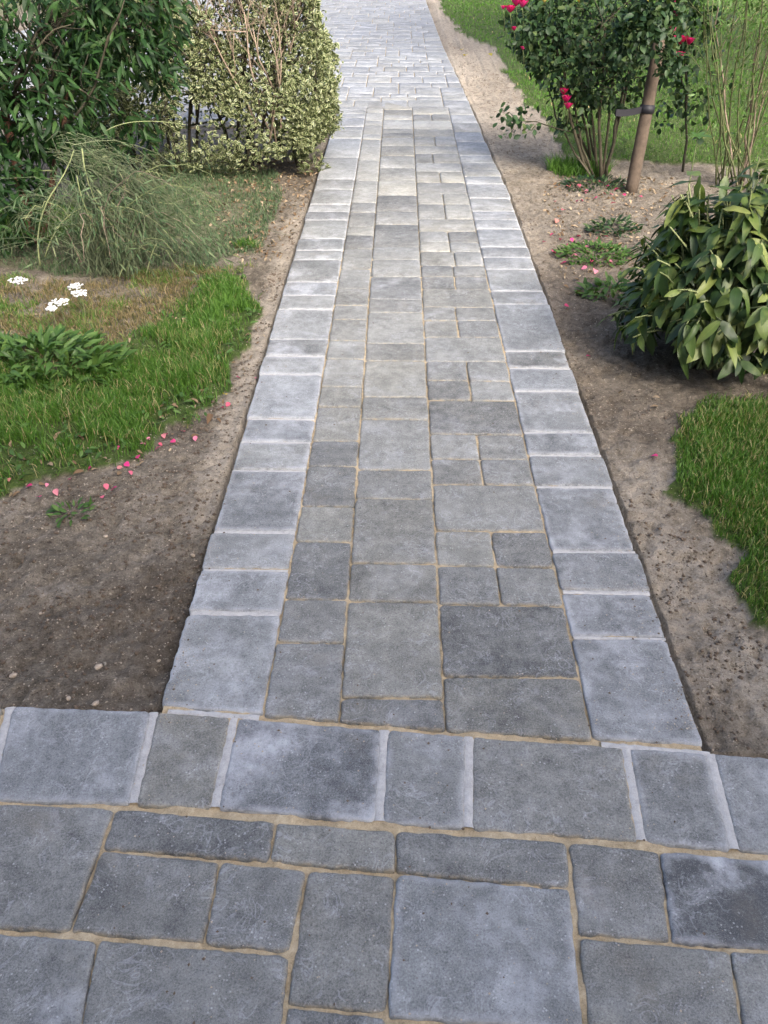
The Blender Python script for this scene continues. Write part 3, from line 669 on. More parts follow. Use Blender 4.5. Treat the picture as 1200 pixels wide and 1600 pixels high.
X, Y = scatter(SOIL_L, 5000, .03); crumbs('grit', X, Y, .001 + .003 * rng.random(len(X)) ** 3, M['stone'], 'pale grit scattered over the left soil bed', 'grit')
X, Y = scatter(SOIL_R, 5000, .03); crumbs('grit', X, Y, .001 + .003 * rng.random(len(X)) ** 3, M['stone'], 'pale grit scattered over the right soil strip', 'grit')
def pebble(px, py, r, label, group=None):
    c = g(px, py, -.03); c[2] = gz(c[0], c[1]) + r * .3; mb = MB(); mb.blob((0, 0, 0), (r, r * .75, r * .6), random.random(), 8, 5, .12)
    o = mb.build('pebble', M['stone']); o.location = c; o.rotation_euler = (0, 0, random.random() * 6); tag(o, label, 'pebble', group)
for px, py, r, l in [(152, 1036, .011, 'oval tan pebble on the bare soil left of the wide border slab'), (163, 830, .008, 'small pale pebble high on the bare soil patch'), (300, 862, .008, 'pale chip of stone close to the left border'), (18, 1048, .010, 'rounded brown pebble near the photo left edge above the cross band'),
                    (148, 1095, .009, 'pebble touching the cross band on the left soil'), (105, 1085, .008, 'small pebble just behind the cross band beside another'), (245, 1020, .006, 'tiny white pebble on dark soil near the left border'), (60, 948, .006, 'tiny pale pebble on the open soil far left')]: pebble(px, py, r, l)
def grains(name, n, mat, label, rmax, side, parent_z=0.):
    Y = 1.2 + rng.random(n) ** 1.6 * 5.0; e = rng.exponential(.035, n)
    X = np.where(rng.random(n) < side, r_edge(Y) - e - .004, L0 + e + .004); k = rng.random(n) < .35
    X = np.where(k, rng.uniform(L0, .68, n), X); Y2 = np.where(rng.random(n) < .18, rng.uniform(.55, 1.2, n), Y); X = np.where(Y2 < 1.2, rng.uniform(-.55, .6, n), X)
    V0 = np.array([(1, 0, 0), (0, 1, 0), (-1, 0, 0), (0, -1, 0), (0, 0, .8), (0, 0, -.5)], float); F0 = np.array([(0, 1, 4), (1, 2, 4), (2, 3, 4), (3, 0, 4)]); rr = .0007 + rmax * rng.random(n) ** 5
    V = V0[None] * rng.uniform(.6, 1.3, (n, 6, 3)) * rr[:, None, None] + np.stack([X, Y2, np.full(n, .0008)], 1)[:, None]
    tag(link(name, mesh(name, V.reshape(-1, 3), (F0[None] + (np.arange(n) * 6)[:, None, None]).reshape(-1, 3), mat), kind='stuff'), label, 'grit')
grains('sand_grains', 5200, M['stone'], 'stray sand grains lying on the paving stones', .0018, .6)
grains('earth_crumbs', 1500, M['clod'], 'crumbs of earth spilled onto the path edges', .0035, .7)
# curled flat pieces: petals and dead leaves
petT = leaf_template(.9, .18, .25, (.15, .45, .75, .92)); petT[0][:, 1] -= .5
deadT = leaf_template(.5, .25, .35, wave=.04); deadT[0][:, 1] -= .5
petM = [mesh('petal', petT[0], petT[1], M['petal'], {'edge': petT[2], 'rnd': np.full(len(petT[0]), q * .17)}) for q in range(6)]
yelM = mesh('yellow_petal', petT[0], petT[1], M['yellow'], {'edge': petT[2], 'rnd': np.full(len(petT[0]), .2)})
deadM = [mesh('dead_leaf', deadT[0], deadT[1], M['dead'], {'edge': deadT[2], 'rnd': np.full(len(deadT[0]), q * .23)}) for q in range(4)]
def drop(me, name, px, py, s, label, cat, group=None, z=None, up=.0):
    c = g(px, py, -.02); zz = (gz(c[0], c[1]) if z is None else z) + .3 * s + up
    o = link(name, me, None, (c[0], c[1], zz)); o.scale = (s, s, s * random.uniform(.7, 1.4)); o.rotation_euler = (random.uniform(-.5, .5), random.uniform(-.5, .5), random.random() * 6.3)
    tag(o, label, cat, group); return o
GL = 'pink petals at the grass edge left of the path'; GR = 'pink petals on the soil strip right of the path'
for px, py in [(15, 752), (46, 762), (73, 757), (178, 765), (188, 735), (199, 729), (215, 716), (232, 690), (250, 691), (247, 701), (305, 684), (258, 672), (110, 748), (88, 770), (225, 702), (270, 690), (140, 733), (205, 742), (160, 775), (60, 775), (285, 668), (186, 707), (255, 675), (165, 756)]:
    drop(random.choice(petM), 'petal', px, py, random.uniform(.014, .024), 'fallen pink petal where the left grass ends on bare soil', 'petal', GL, up=.006)
for px, py, s, l in [(356, 630, .022, 'magenta petal beside the yellow petal near the left border'), (347, 636, .016, 'small reddish petal left of the magenta one'), (372, 584, .016, 'red petal on the sand left of the path'), (398, 584, .013, 'tiny petal closest to the left border edge')]: drop(petM[1], 'petal', px, py, s, l, 'petal', up=.004)
drop(yelM, 'petal', 351, 613, .022, 'golden yellow petal near the left path border', 'petal', up=.006)
drop(petM[1], 'petal', 1021, 718, .024, 'large bright pink petal alone on the soil by the right lawn', 'petal', up=.004)
drop(petM[0], 'petal', 897, 597, .016, 'magenta petal lying against the right path edge', 'petal')
drop(petM[4], 'petal', 920, 553, .02, 'pink petal in the shade below the broad leaved shrub', 'petal')
for px, py in [(865, 397), (885, 385), (862, 368), (912, 424), (885, 482), (868, 315), (876, 378), (893, 379), (905, 290), (938, 287), (944, 305), (910, 312), (956, 303), (985, 298), (888, 292), (930, 425), (1000, 310), (963, 296), (975, 306), (850, 382), (922, 385), (934, 378), (916, 300), (948, 294), (975, 290), (930, 310), (902, 318), (880, 330), (958, 318), (915, 392), (940, 395), (952, 412), (925, 408), (870, 345), (898, 402), (880, 410), (946, 376), (904, 370)]:
    drop(random.choice(petM), 'petal', px, py, random.uniform(.022, .036), 'small pink petal fallen between the rose canes and the broad leaved shrub', 'petal', GR, up=.008)
for px, py, s, l in [(231, 700, .035, 'orange brown curled leaf among the pink petals'), (125, 742, .035, 'brown curled leaf at the front edge of the left grass'), (150, 643, .05, 'long tan dead leaf lying in the left grass'), (106, 652, .04, 'dead leaf left of the long tan one'), (92, 690, .04, 'dead leaf low in the left grass'), (80, 733, .032, 'small dead leaf near the left petals'),
                     (328, 655, .045, 'dark curled leaf on the sand by the left border'), (303, 628, .045, 'greenish fallen leaf on the grass edge'), (903, 461, .045, 'pale dry leaf on the right soil strip'), (1022, 637, .03, 'pale yellow leaf on the soil below the shrub'), (1024, 622, .03, 'yellow leaf scrap just under the shrub'), (970, 610, .025, 'small tan leaf on the soil under the shrub'), (332, 470, .03, 'cream leaf scrap in the dry grass')]:
    drop(random.choice(deadM), 'dead_leaf', px, py, s, l, 'dead leaf', up=.006)
for px, py, l in [(727, 88, 'pale yellow flower nearest the far path edge'), (722, 78, 'small yellow flower behind the pale one'), (766, 87, 'yellow flower at the lawn edge')]: drop(yelM, 'flower', px, py, .06, l, 'flower')
X, Y = scatter(P2((330, 235), (500, 240), (500, 300), (430, 400), (380, 400), (300, 330)), 900, .05)
n = len(X); D = rng.normal(0, 1, (n, 3)); D[:, 2] *= .3; Nn = np.tile([0, 0, 1.], (n, 1)) + rng.normal(0, .4, (n, 3))
V, F, A = merged_leaves(deadT, np.stack([X, Y, ground_h(X, Y) + .008], 1), D, Nn, rng.uniform(.012, .035, n), rng.random(n))
tag(link('leaf_litter', mesh('leaf_litter', V, F, M['dead'], A), kind='stuff'), 'dry leaf litter under the clipped hedge', 'leaf litter')
X, Y = scatter(P2((860, 270), (1060, 270), (960, 470), (880, 450), (850, 330)), 420, .05); n = len(X); D = rng.normal(0, 1, (n, 3)); D[:, 2] *= .3; Nn = np.tile([0, 0, 1.], (n, 1)) + rng.normal(0, .4, (n, 3))
V, F, A = merged_leaves(deadT, np.stack([X, Y, ground_h(X, Y) + .008], 1), D, Nn, rng.uniform(.012, .035, n), rng.random(n))
tag(link('leaf_litter', mesh('leaf_litter', V, F, M['dead'], A), kind='stuff'), 'dry leaf litter under the rose bush', 'leaf litter')

# ------------------------------------------------------------------ small leafy weeds
weedT = leaf_template(.38, .15, .4)
def clump(name, px, py, r, n, s, mat, label, cat, lift=.05, tpl=weedT, indiv=0, sq=.7, el=.7):
    c = g(px, py, -.02); root = thing(name, (c[0], c[1], gz(c[0], c[1])), label, cat)
    th = rng.random(n) * 2 * PI; rr = r * np.sqrt(rng.random(n)); P = np.stack([c[0] + rr * np.cos(th), c[1] + rr * np.sin(th) * sq, root.location[2] + lift * rng.random(n) * (1.2 - (rr / r) ** 2)], 1)
    D = np.stack([np.cos(th), np.sin(th), np.full(n, el)], 1) + rng.normal(0, .45, (n, 3)); Nn = np.tile([0, 0, 1.], (n, 1)) + rng.normal(0, .35, (n, 3))
    foliage(root, [tpl], P, D, Nn, s * rng.uniform(.6, 1.2, n), mat, indiv, 'leaf', 'foliage'); return root
clump('leafy_weed', 70, 575, .30, 620, .075, M['weed'], 'bright green feathery leaved plant clump in the left grass', 'plant', .10, leaf_template(.26, .2, .35), 120)
clump('leafy_weed', 930, 400, .20, 420, .035, M['weed'], 'low green weed scattered with pink petals beside the soil strip', 'plant', .05)
clump('leafy_weed', 958, 362, .14, 200, .04, M['rose_leaf'], 'low dark plant between the weed and the stake foot', 'plant', .06)
clump('leafy_weed', 930, 290, .22, 260, .04, M['rose_leaf'], 'dark low leaves under the rose canes in front of the stake', 'plant', .04)
clump('leafy_weed', 110, 800, .07, 40, .03, M['weed'], 'tiny green seedling on the bare soil below the left grass', 'plant', .01)
clump('leafy_weed', 955, 460, .15, 160, .05, M['weed'], 'small weed tucked against the left flank of the broad leaved shrub', 'plant', .08)
X, Y = scatter(G_LEFT, 900, .14); n = len(X)
V, F, A = merged_leaves(leaf_template(.42, .12, .3), np.stack([X, Y, ground_h(X, Y) + .012 + .02 * rng.random(n)], 1), rng.normal(0, 1, (n, 3)) * [1, 1, .35], rng.normal(0, .3, (n, 3)) + [0, 0, 1], rng.uniform(.015, .04, n), rng.random(n))
tag(link('low_weeds', mesh('low_weeds', V, F, M['weed'], A), kind='stuff'), 'small round leaved weeds mixed into the left grass patch', 'weeds')
X, Y = scatter(P2((-200, 520), (0, 470), (240, 440), (400, 430), (420, 520), (300, 700), (0, 790), (-200, 820)), 420, .05); n = len(X)
V, F, A = merged_leaves(deadT, np.stack([X, Y, ground_h(X, Y) + .012], 1), rng.normal(0, 1, (n, 3)) * [1, 1, .3], rng.normal(0, .4, (n, 3)) + [0, 0, 1], rng.uniform(.010, .030, n), rng.random(n))
tag(link('leaf_scraps', mesh('leaf_scraps', V, F, M['dead'], A), kind='stuff'), 'dead leaf scraps strewn through the left grass', 'leaf litter')
varT = leaf_template(.62, .15, .15)
clump('variegated_sprig', 305, 265, .42, 650, .035, M['hedge'], 'low variegated sprigs creeping out from the hedge foot', 'plant', .16, varT, 0, .5)
clump('variegated_sprig', 490, 268, .10, 130, .035, M['hedge'], 'variegated sprigs at the hedge corner touching the path', 'plant', .14, varT, 0, .8)

# ------------------------------------------------------------------ white flower heads
for px, py, r, lab in [(28, 437, .040, 'flat white flower head farthest left in the dry grass'), (118, 447, .034, 'white flower head farthest from the camera of the close trio'), (124, 457, .036, 'white flower head in the middle of the close trio'), (92, 472, .044, 'largest flat white flower head nearest the camera'), (80, 482, .022, 'small cream flower head beside the largest white one')]:
    c = g(px, py, .10); root = thing('white_flower', (c[0], c[1], gz(c[0], c[1])), lab, 'flower'); top = np.array([c[0], c[1], .10])
    mb = MB(); mb.tube(curve(np.array(root.location), np.array(root.location) + [.01, 0, .06], top - [0, 0, .015], 6), .002, .0015, 5); mb.build('stem', M['stalk'], root)
    mb = MB()
    for i in range(46):
        a = random.random() * 6.28; q = r * math.sqrt(random.random()); mb.blob(top + [q * math.cos(a), q * math.sin(a) * .9, random.uniform(-.004, .006) - q * q * 3], (.0065, .0065, .003), random.random(), 5, 3)
    mb.build('flower_head', M['white'], root)
    mb = MB()
    for i in range(8):
        a = i * .785; mb.tube([top - [0, 0, .015], top + [r * .7 * math.cos(a), r * .7 * math.sin(a), -.002]], .0012, .0009, 4)
    mb.build('flower_stalks', M['stalk'], root)

# ------------------------------------------------------------------ clipped variegated hedge
hb = g(505, 286); HX1 = hb[0] - .03; HX0 = HX1 - 1.75; HY0 = hb[1] + .12; HY1 = HY0 + .95; HZ = 1.55
root = thing('hedge', ((HX0 + HX1) / 2, (HY0 + HY1) / 2, -.03), 'clipped variegated green and cream hedge beside the far path', 'hedge')
BOX = [None]
def branchy(mb, p, d, L, r, depth, a=0., spread=.5, seg=5, kk=4):
    P = [np.array(p, float)]; d = np.array(d, float); d /= np.linalg.norm(d)
    for i in range(seg):
        d = d + rng.normal(0, .13, 3); d /= np.linalg.norm(d); q_ = P[-1] + d * L / seg
        if BOX[0] is not None: q_ = np.clip(q_, *BOX[0])
        P.append(q_)
    mb.tube(P, r, r * .55, kk, a); ends = [P[-1]]
    if depth > 0:
        for i in range(random.choice([2, 3, 3])):
            q = P[random.randint(2, seg)]; dd = d + rng.normal(0, spread, 3); ends += branchy(mb, q, dd, L * random.uniform(.5, .75), r * .6, depth - 1, random.random(), spread, seg, 3 if depth < 2 else 4)
    return ends
mb = MB(); BOX[0] = (np.array([HX0, HY0 - .02, -.05]), np.array([HX1 - .01, HY1, HZ]))
for i in range(34):
    x = random.uniform(HX0 + .1, HX1 - .12); yv = random.uniform(HY0 + .2, HY1 - .1)
    branchy(mb, (x, yv, -.03), (rng.normal(0, .25), rng.normal(0, .2), 1), .70, .014, 3, random.random())
mb.build('stem', M['cane'], root)
mb = MB()
for i in range(9):                                     # bare grey twigs showing on the front near the right
    x = HX1 - random.uniform(.22, .48); branchy(mb, (x, HY0 + random.uniform(.02, .12), random.uniform(.15, .45)), (rng.normal(0, .18), -.02, 1), .55, .0075, 3, .5 + .5 * random.random(), .38)
mb.build('twig', M['twig'], root); BOX[0] = None
N = 74000; face = rng.choice(4, N, p=[.50, .22, .13, .15]); a = rng.random(N); b = rng.random(N); dep = np.where(rng.random(N) < .3, rng.uniform(.08, .4, N), rng.exponential(.04, N))
P = np.zeros((N, 3)); NO = np.zeros((N, 3))
zb = b * HZ
for f_ in range(4):
    k = face == f_
    if f_ == 0: P[k] = np.stack([HX0 + a[k] * (HX1 - HX0), HY0 + dep[k], zb[k]], 1); NO[k] = (0, -1, .2)
    if f_ == 1: P[k] = np.stack([HX1 - dep[k], HY0 + a[k] * (HY1 - HY0), zb[k]], 1); NO[k] = (1, 0, .2)
    if f_ == 2: P[k] = np.stack([HX0 + a[k] * (HX1 - HX0), HY1 - dep[k], zb[k]], 1); NO[k] = (0, 1, .2)
    if f_ == 3: P[k] = np.stack([HX0 + a[k] * (HX1 - HX0), HY0 + b[k] * (HY1 - HY0), HZ - dep[k]], 1); NO[k] = (0, 0, 1)
# round the corners and make the outline uneven
cxh = np.array([(HX0 + HX1) / 2, (HY0 + HY1) / 2, HZ * .5]); hw = np.array([(HX1 - HX0) / 2, (HY1 - HY0) / 2, HZ * .5])
q = (P - cxh) / hw; rr = np.sum(np.abs(q) ** 5, 1) ** .2; bulge = 1 / np.maximum(rr, 1) * 1.0
P = cxh + (P - cxh) * bulge[:, None] + NO * ((fbm(P[:, 0] + P[:, 1] * 1.3, P[:, 2], 4, 31) - .5) * .26)[:, None]
P[:, 0] += .07 * np.sin(np.clip(P[:, 2] / .9, 0, 1) * PI) * (P[:, 0] > cxh[0])
dn = fbm(P[:, 0] * 1.0 + P[:, 1], P[:, 2], 6.5, 7, 3)
keep = rng.random(N) < np.clip((dn - .40) * 7, .05, 1) * np.where(P[:, 2] < .30, .25 + 1.0 * sst(.1, .3, P[:, 2]) * .5 + .5 * (P[:, 0] > HX1 - .22), 1.)
tw = np.abs(P[:, 0] - (HX1 - .34)) < .11; keep &= ~((face == 0) & tw & (rng.random(N) < .45) & (P[:, 2] > .35))
P = P[keep]; NO = NO[keep]; n = len(P); P += rng.normal(0, .012, P.shape)
D = NO * .6 + rng.normal(0, .7, (n, 3)) + np.array([0, 0, .35]); Nn = NO * .8 + np.array([.1, 0, .5]) + rng.normal(0, .5, (n, 3))
foliage(root, [varT, leaf_template(.7, .25, .3)], P, D, Nn, rng.uniform(.019, .036, n), M['hedge'], 260)

# ------------------------------------------------------------------ dark narrow-leaved bush, upper left
bp_ = g(48, 372); root = thing('dark_bush', (bp_[0], bp_[1], -.03), 'large dark green narrow leaved bush with red brown trunk', 'bush')
mb = MB(); B0 = np.array(root.location)
mb.tube(curve(B0, B0 + [-.02, .15, .35], B0 + [-.1, .3, .8], 8, .006), .032, .02, 8, .6)
mb.tube(curve(B0 + [.03, .05, 0], B0 + [.15, .2, .3], B0 + [.25, .45, .8], 8, .006), .02, .012, 7, .3)
mb.build('trunk', M['redbark'], root)
mb = MB()
for i in range(16): branchy(mb, B0 + [random.uniform(-.1, .2), .3, random.uniform(.4, .8)], (rng.normal(0, .8), rng.normal(0, .6), .7), .6, .011, 2, random.random(), .5)
mb.build('branch', M['cane'], root)
Ps = []; No = []
lobes = [((-1.95, 4.75, 1.35), (.62, .62, .72), 2600), ((-1.45, 4.95, 1.30), (.42, .42, .60), 1900), ((-2.5, 4.4, 1.1), (.6, .6, .8), 1500), ((-1.95, 4.55, .78), (.50, .35, .34), 1200), ((-1.50, 4.85, .78), (.36, .3, .34), 800), ((-2.15, 4.2, 1.05), (.35, .3, .5), 450), ((-2.15, 4.45, .45), (.3, .3, .35), 700), ((-2.25, 4.35, .25), (.42, .3, .28), 800), ((-1.75, 4.75, .62), (.3, .3, .35), 700), ((-2.0, 5.1, .8), (.8, .2, .7), 2000)]
for c, r, n in lobes:
    v = rng.normal(0, 1, (n, 3)); v /= np.linalg.norm(v, axis=1, keepdims=True); rad = 1 - rng.exponential(.13, n).clip(0, .9)
    Ps.append(np.array(c) + v * rad[:, None] * np.array(r)); No.append(v)
P = np.concatenate(Ps); NO = np.concatenate(No); n = len(P)
k = rng.random(n) < np.clip((fbm(P[:, 0] * 1.2 + P[:, 1] * .7, P[:, 2], 5, 55, 3) - .30) * 5, .15, 1); P = P[k]; NO = NO[k]; n = len(P)
D = NO * .7 + rng.normal(0, .55, (n, 3)) + np.array([0, 0, -.15]); Nn = NO * .5 + np.array([0, -.2, .9]) + rng.normal(0, .35, (n, 3))
lanT = [leaf_template(.24, .16, .3), leaf_template(.28, .1, .45), leaf_template(.22, .2, .15)]
foliage(root, lanT, P, D, Nn, rng.uniform(.052, .095, n), M['laurel'], 300)

# ------------------------------------------------------------------ arching fine-stemmed plant
c = g(175, 418); root = thing('arching_plant', (c[0], c[1], -.03), 'mound of arching grey green wispy stems in front of the hedge', 'plant')
B0 = np.array(root.location); mb = MB(); LP = []; LD = []
for i in range(380):
    th = random.uniform(0, 2 * PI); L = random.uniform(.15, .62); lean = random.choice([1, 1, -.2])
    dx = math.cos(th) * L * 1.15 + .24 * lean * random.random(); dy = math.sin(th) * L * .6
    hgt = random.uniform(.25, .62) * (1 - .3 * abs(dx)); s0 = B0 + [random.uniform(-.12, .12), random.uniform(-.05, .2), 0]
    if random.random() < .26:                           # hanging over from the upper left crown to the lower right
        s0 = B0 + [random.uniform(-.22, .0), random.uniform(0, .2), random.uniform(.45, .62)]; e = B0 + [random.uniform(.1, .62), random.uniform(-.25, .35), random.uniform(.02, .25)]; mid = (s0 + e) / 2 + [0, 0, random.uniform(.1, .25)]
    else:
        e = s0 + [dx, dy, hgt * random.uniform(.1, .8)]; mid = s0 + [dx * .45, dy * .45, hgt * 1.25]
    mid = mid + rng.normal(0, .09, 3) * [1, .6, .6]; Q = curve(s0, mid, e, 9, .013); mb.tube(Q, random.choice([.0012, .0016, .0024]), .0008, 3, random.random(), False)
    m = random.randint(4, 15)
    for j in range(m):
        t = random.uniform(.2, 1); k = min(7, int(t * 8)); p = Q[k] + (Q[k + 1] - Q[k]) * (t * 8 - k); LP.append(p); LD.append((Q[k + 1] - Q[k]) / .05 * .7 + rng.normal(0, .7, 3))
mb.build('stem', M['greygreen_stem'], root)
P = np.array(LP); D = np.array(LD); n = len(P)
foliage(root, [leaf_template(.14, .1, .2, (.3, .7))], P, D, rng.normal(0, .5, (n, 3)) + [0, 0, .7], rng.uniform(.016, .060, n), M['greygreen'], 0)
for i in range(26):
    th = random.uniform(0, 6.28); L = random.uniform(.25, .6); p = B0 + [random.uniform(-.15, .1), random.uniform(-.1, .1), random.uniform(0, .3)]; e = p + [L * math.cos(th) + .1, L * math.sin(th) * .6, random.uniform(-.05, .25)]; e[2] = max(e[2], .01)
    mb = MB(); Q = curve(p, (p + e) / 2 + [0, 0, random.uniform(.15, .45)], e, 10, .006); mb.tube(Q, random.uniform(.0018, .0032), .0012, 5, random.random()); mb.build('thick_stalk', M['stalk'] if i % 3 else M['twig'], root)
for pts, r in [([(63, 415), (62, 350), (88, 292)], .0045), ([(88, 292), (105, 262), (115, 235)], .003), ([(70, 402), (95, 350), (135, 322)], .0032), ([(128, 232), (165, 340), (250, 400)], .003), ([(120, 275), (150, 360), (212, 442)], .0028), ([(165, 205), (215, 190), (290, 195)], .002), ([(228, 430), (238, 395), (245, 380)], .003)]:
    Yb = [c[1] - .05 + (k_ * .03) for k_ in range(3)]; Q = [at(x, y, yy) for (x, y), yy in zip(pts, Yb)]
    Q = curve(Q[0], 2 * Q[1] - (Q[0] + Q[2]) / 2, Q[2], 10); mb = MB(); mb.tube(Q, r, r * .7, 6, .8); mb.build('thick_stalk', M['stalk'], root)

# ------------------------------------------------------------------ roses
rosT = [leaf_template(.62, .15, .15), leaf_template(.55, .2, .3)]
def bloom(mb, c, r):
    t = leaf_template(1.0, .35, -.5, (.2, .5, .8, .93))
    for ring, (nn, el, sc) in enumerate(((5, .35, 1.), (5, .9, .85), (4, 1.8, .62))):
        for i in range(nn):
            th = 2 * PI * (i + ring * .4) / nn + random.uniform(-.2, .2); D = np.array([[math.cos(th), math.sin(th), el]]); Nn = np.array([[-math.cos(th) * .8, -math.sin(th) * .8, 1.]])
            V, F, A = merged_leaves(t, np.array([c]), D, Nn, np.array([r * sc]), np.array([0.])); mb.add(V, F, random.random())
base = g(925, 268); root = thing('rose_bush', (base[0], base[1], -.02), 'tall dark leaved pink rose bush strapped to a wooden stake', 'rose bush'); B0 = np.array(root.location); YR = base[1]
for (x0, x1, y1, r) in [(935, 868, 60, .010), (925, 878, 90, .012), (930, 893, 130, .009), (932, 905, 60, .010), (936, 925, 60, .011), (940, 945, 50, .012), (942, 965, 70, .009), (948, 978, 120, .013), (938, 915, 100, .008), (945, 1000, 40, .010), (930, 850, 110, .008), (928, 860, 20, .009)]:
    p = g(x0, 268 + random.uniform(-6, 8)); p[2] = -.03; e = at(x1, y1, YR + random.uniform(-.15, .2)); m = (p + e) / 2 + [(e[0] - p[0]) * .25, 0, -.02]
    mb = MB(); Q = curve(p, m, e, 9, .008); mb.tube(Q, r, r * .6, 6, random.random()); mb.build('cane', M['cane'], root)
sb_y = g(988, 292)[1] - YR; Ps = []; No = []
for (px, py, rx, ry, rz, n, dy) in [(925, 70, .42, .38, .34, 1500, 0), (860, 40, .26, .3, .26, 750, 0), (820, 45, .14, .2, .17, 260, -.1), (985, 70, .26, .3, .36, 800, .1), (1030, 20, .2, .25, .22, 380, 0), (920, 150, .25, .22, .12, 420, 0), (970, 150, .12, .15, .10, 150, 0), (880, 185, .07, .1, .09, 60, 0), (1022, 35, .17, .12, .19, 700, sb_y - .16), (985, 60, .12, .10, .16, 300, sb_y - .1), (1045, 95, .08, .10, .10, 110, sb_y - .12), (930, -60, .6, .5, .35, 900, 0), (843, 90, .10, .12, .12, 110, -.05), (900, 190, .16, .14, .06, 90, 0), (890, 110, .2, .2, .16, 250, -.1)]:
    cc = at(px, py, YR + dy); v = rng.normal(0, 1, (n, 3)); v /= np.linalg.norm(v, axis=1, keepdims=True); rad = rng.random(n) ** .4
    Ps.append(cc + v * rad[:, None] * np.array([rx, ry, rz])); No.append(v)
P = np.concatenate(Ps); NO = np.concatenate(No); n = len(P)
k = rng.random(n) < np.clip((fbm(P[:, 0] * 1.2 + P[:, 1] * .7, P[:, 2], 8, 57, 3) - .36) * 6, .12, 1); P = P[k]; NO = NO[k]; n = len(P)
D = NO * .4 + rng.normal(0, .7, (n, 3)) + [0, 0, -.2]; Nn = NO * .4 + rng.normal(0, .45, (n, 3)) + [0, -.15, .8]
foliage(root, rosT, P, D, Nn, rng.uniform(.032, .056, n), M['rose_leaf'], 280)
mb = MB()
for i in range(26): branchy(mb, at(random.uniform(850, 1020), random.uniform(20, 160), YR + random.uniform(-.15, .15)), (rng.normal(0, .7), rng.normal(0, .5), .6), .3, .0045, 1, random.random())
mb.build('branch', M['cane'], root)
for px, py, r in [(806, 10, .045), (797, 20, .035), (816, 12, .035), (803, 48, .02), (817, 78, .018), (1057, 25, .03), (1062, 70, .045), (1076, 70, .035), (1061, 92, .035), (1052, 50, .025), (880, 148, .032), (884, 160, .035), (887, 170, .030), (786, 15, .018), (1050, 10, .03)]:
    cc = at(px, py, YR - .22 if px < 900 else YR - .1); mb = MB(); bloom(mb, cc, r * 1.3); mb.build('rose_bloom', M['bloom'], root)
    m2 = MB(); m2.tube(curve(cc - [0, 0, .002], cc + [.02, .04, -.06], cc + [.03 if px < 1000 else -.1, .12, -.12], 5), .0025, .003, 4); m2.build('flower_stalk', M['stalk'], root)
for px, py, r in [(905, 4, .03), (850, 4, .025), (1010, 6, .022)]:
    cc = at(px, py, YR - .3); mb = MB(); bloom(mb, cc, r); mb.build('yellow_bud', M['yellow'], root)
# low side shoot reaching to the path
e0 = at(806, 186, YR - .35); mb = MB(); mb.tube(curve(at(905, 215, YR), at(860, 190, YR - .2), e0, 8, .004), .005, .0025, 5); mb.build('side_shoot', M['cane'], root)
n = 75; P = e0 + rng.normal(0, 1, (n, 3)) * [.062, .05, .042]; sub = rng.normal(0, .6, (n, 3)) + [0, -.1, -.2]
V, F, A = merged_leaves(rosT[0], P - B0, sub, rng.normal(0, .5, (n, 3)) + [0, -.2, .8], rng.uniform(.035, .055, n), rng.random(n)); link('shoot_leaves', mesh('shoot_leaves', V, F, M['rose_leaf'], A), root, None, 'stuff')
# stake and strap
sb = g(988, 292); root = thing('wooden_stake', (sb[0], sb[1], -.03), 'leaning round wooden stake beside the rose canes', 'stake'); mb = MB()
s0 = np.array([sb[0], sb[1], -.05]); s1 = at(1026, 90, sb[1] + .12); s2 = s0 + (s1 - s0) * 1.12; mb.tube([s0 + (s2 - s0) * t + rng.normal(0, .0015, 3) for t in np.linspace(0, 1, 12)], .040, .036, 14, .5); mb.build('post', M['stake'], root)
t = .0; best = None
for i in range(200):
    p = s0 + (s2 - s0) * i / 199; d = p - np.array([0, 0, HC]); vv = 800 - FP * (d @ _u) / (d @ _f)
    if best is None or abs(vv - 171) < best[0]: best = (abs(vv - 171), p)
sc_ = best[1]; ax = (s2 - s0) / np.linalg.norm(s2 - s0)
root = thing('tree_tie', sc_, 'black rubber tie joining the stake to a rose cane', 'tree tie'); mb = MB()
X_ = np.cross(ax, [0, 1, 0]); X_ /= np.linalg.norm(X_); Y_ = np.cross(ax, X_); V = []; F = []
for i in range(16):
    th = i * 2 * PI / 16
    for rr_, hh in ((.0405, -.024), (.046, -.024), (.046, .024), (.0405, .024)): V.append(sc_ + (X_ * math.cos(th) + Y_ * math.sin(th)) * rr_ + ax * hh)
for i in range(16):
    for j in range(4): F.append((i * 4 + j, i * 4 + (j + 1) % 4, ((i + 1) % 16) * 4 + (j + 1) % 4, ((i + 1) % 16) * 4 + j))
mb.add(V, F); mb.build('collar', M['strap'], root)
mb = MB(); ce = at(962, 176, sb[1] - .02); ca = sc_ - [.04, .02, 0]; dirn = (ce - ca); sd2 = np.cross(dirn, [0, 0, 1.]); sd2 /= np.linalg.norm(sd2); up = np.array([0, 0, .019])
V = []
for t in np.linspace(0, 1, 5):
    p = ca + dirn * t + [0, 0, -.008 * math.sin(t * PI)]; V += [p - sd2 * .005 - up, p + sd2 * .005 - up, p + sd2 * .005 + up, p - sd2 * .005 + up]
F = [(i * 4 + j, i * 4 + (j + 1) % 4, (i + 1) * 4 + (j + 1) % 4, (i + 1) * 4 + j) for i in range(4) for j in range(4)] + [(0, 1, 2, 3), (16, 19, 18, 17)]
mb.add(V, F); mb.build('strap', M['strap'], root, smooth=False)
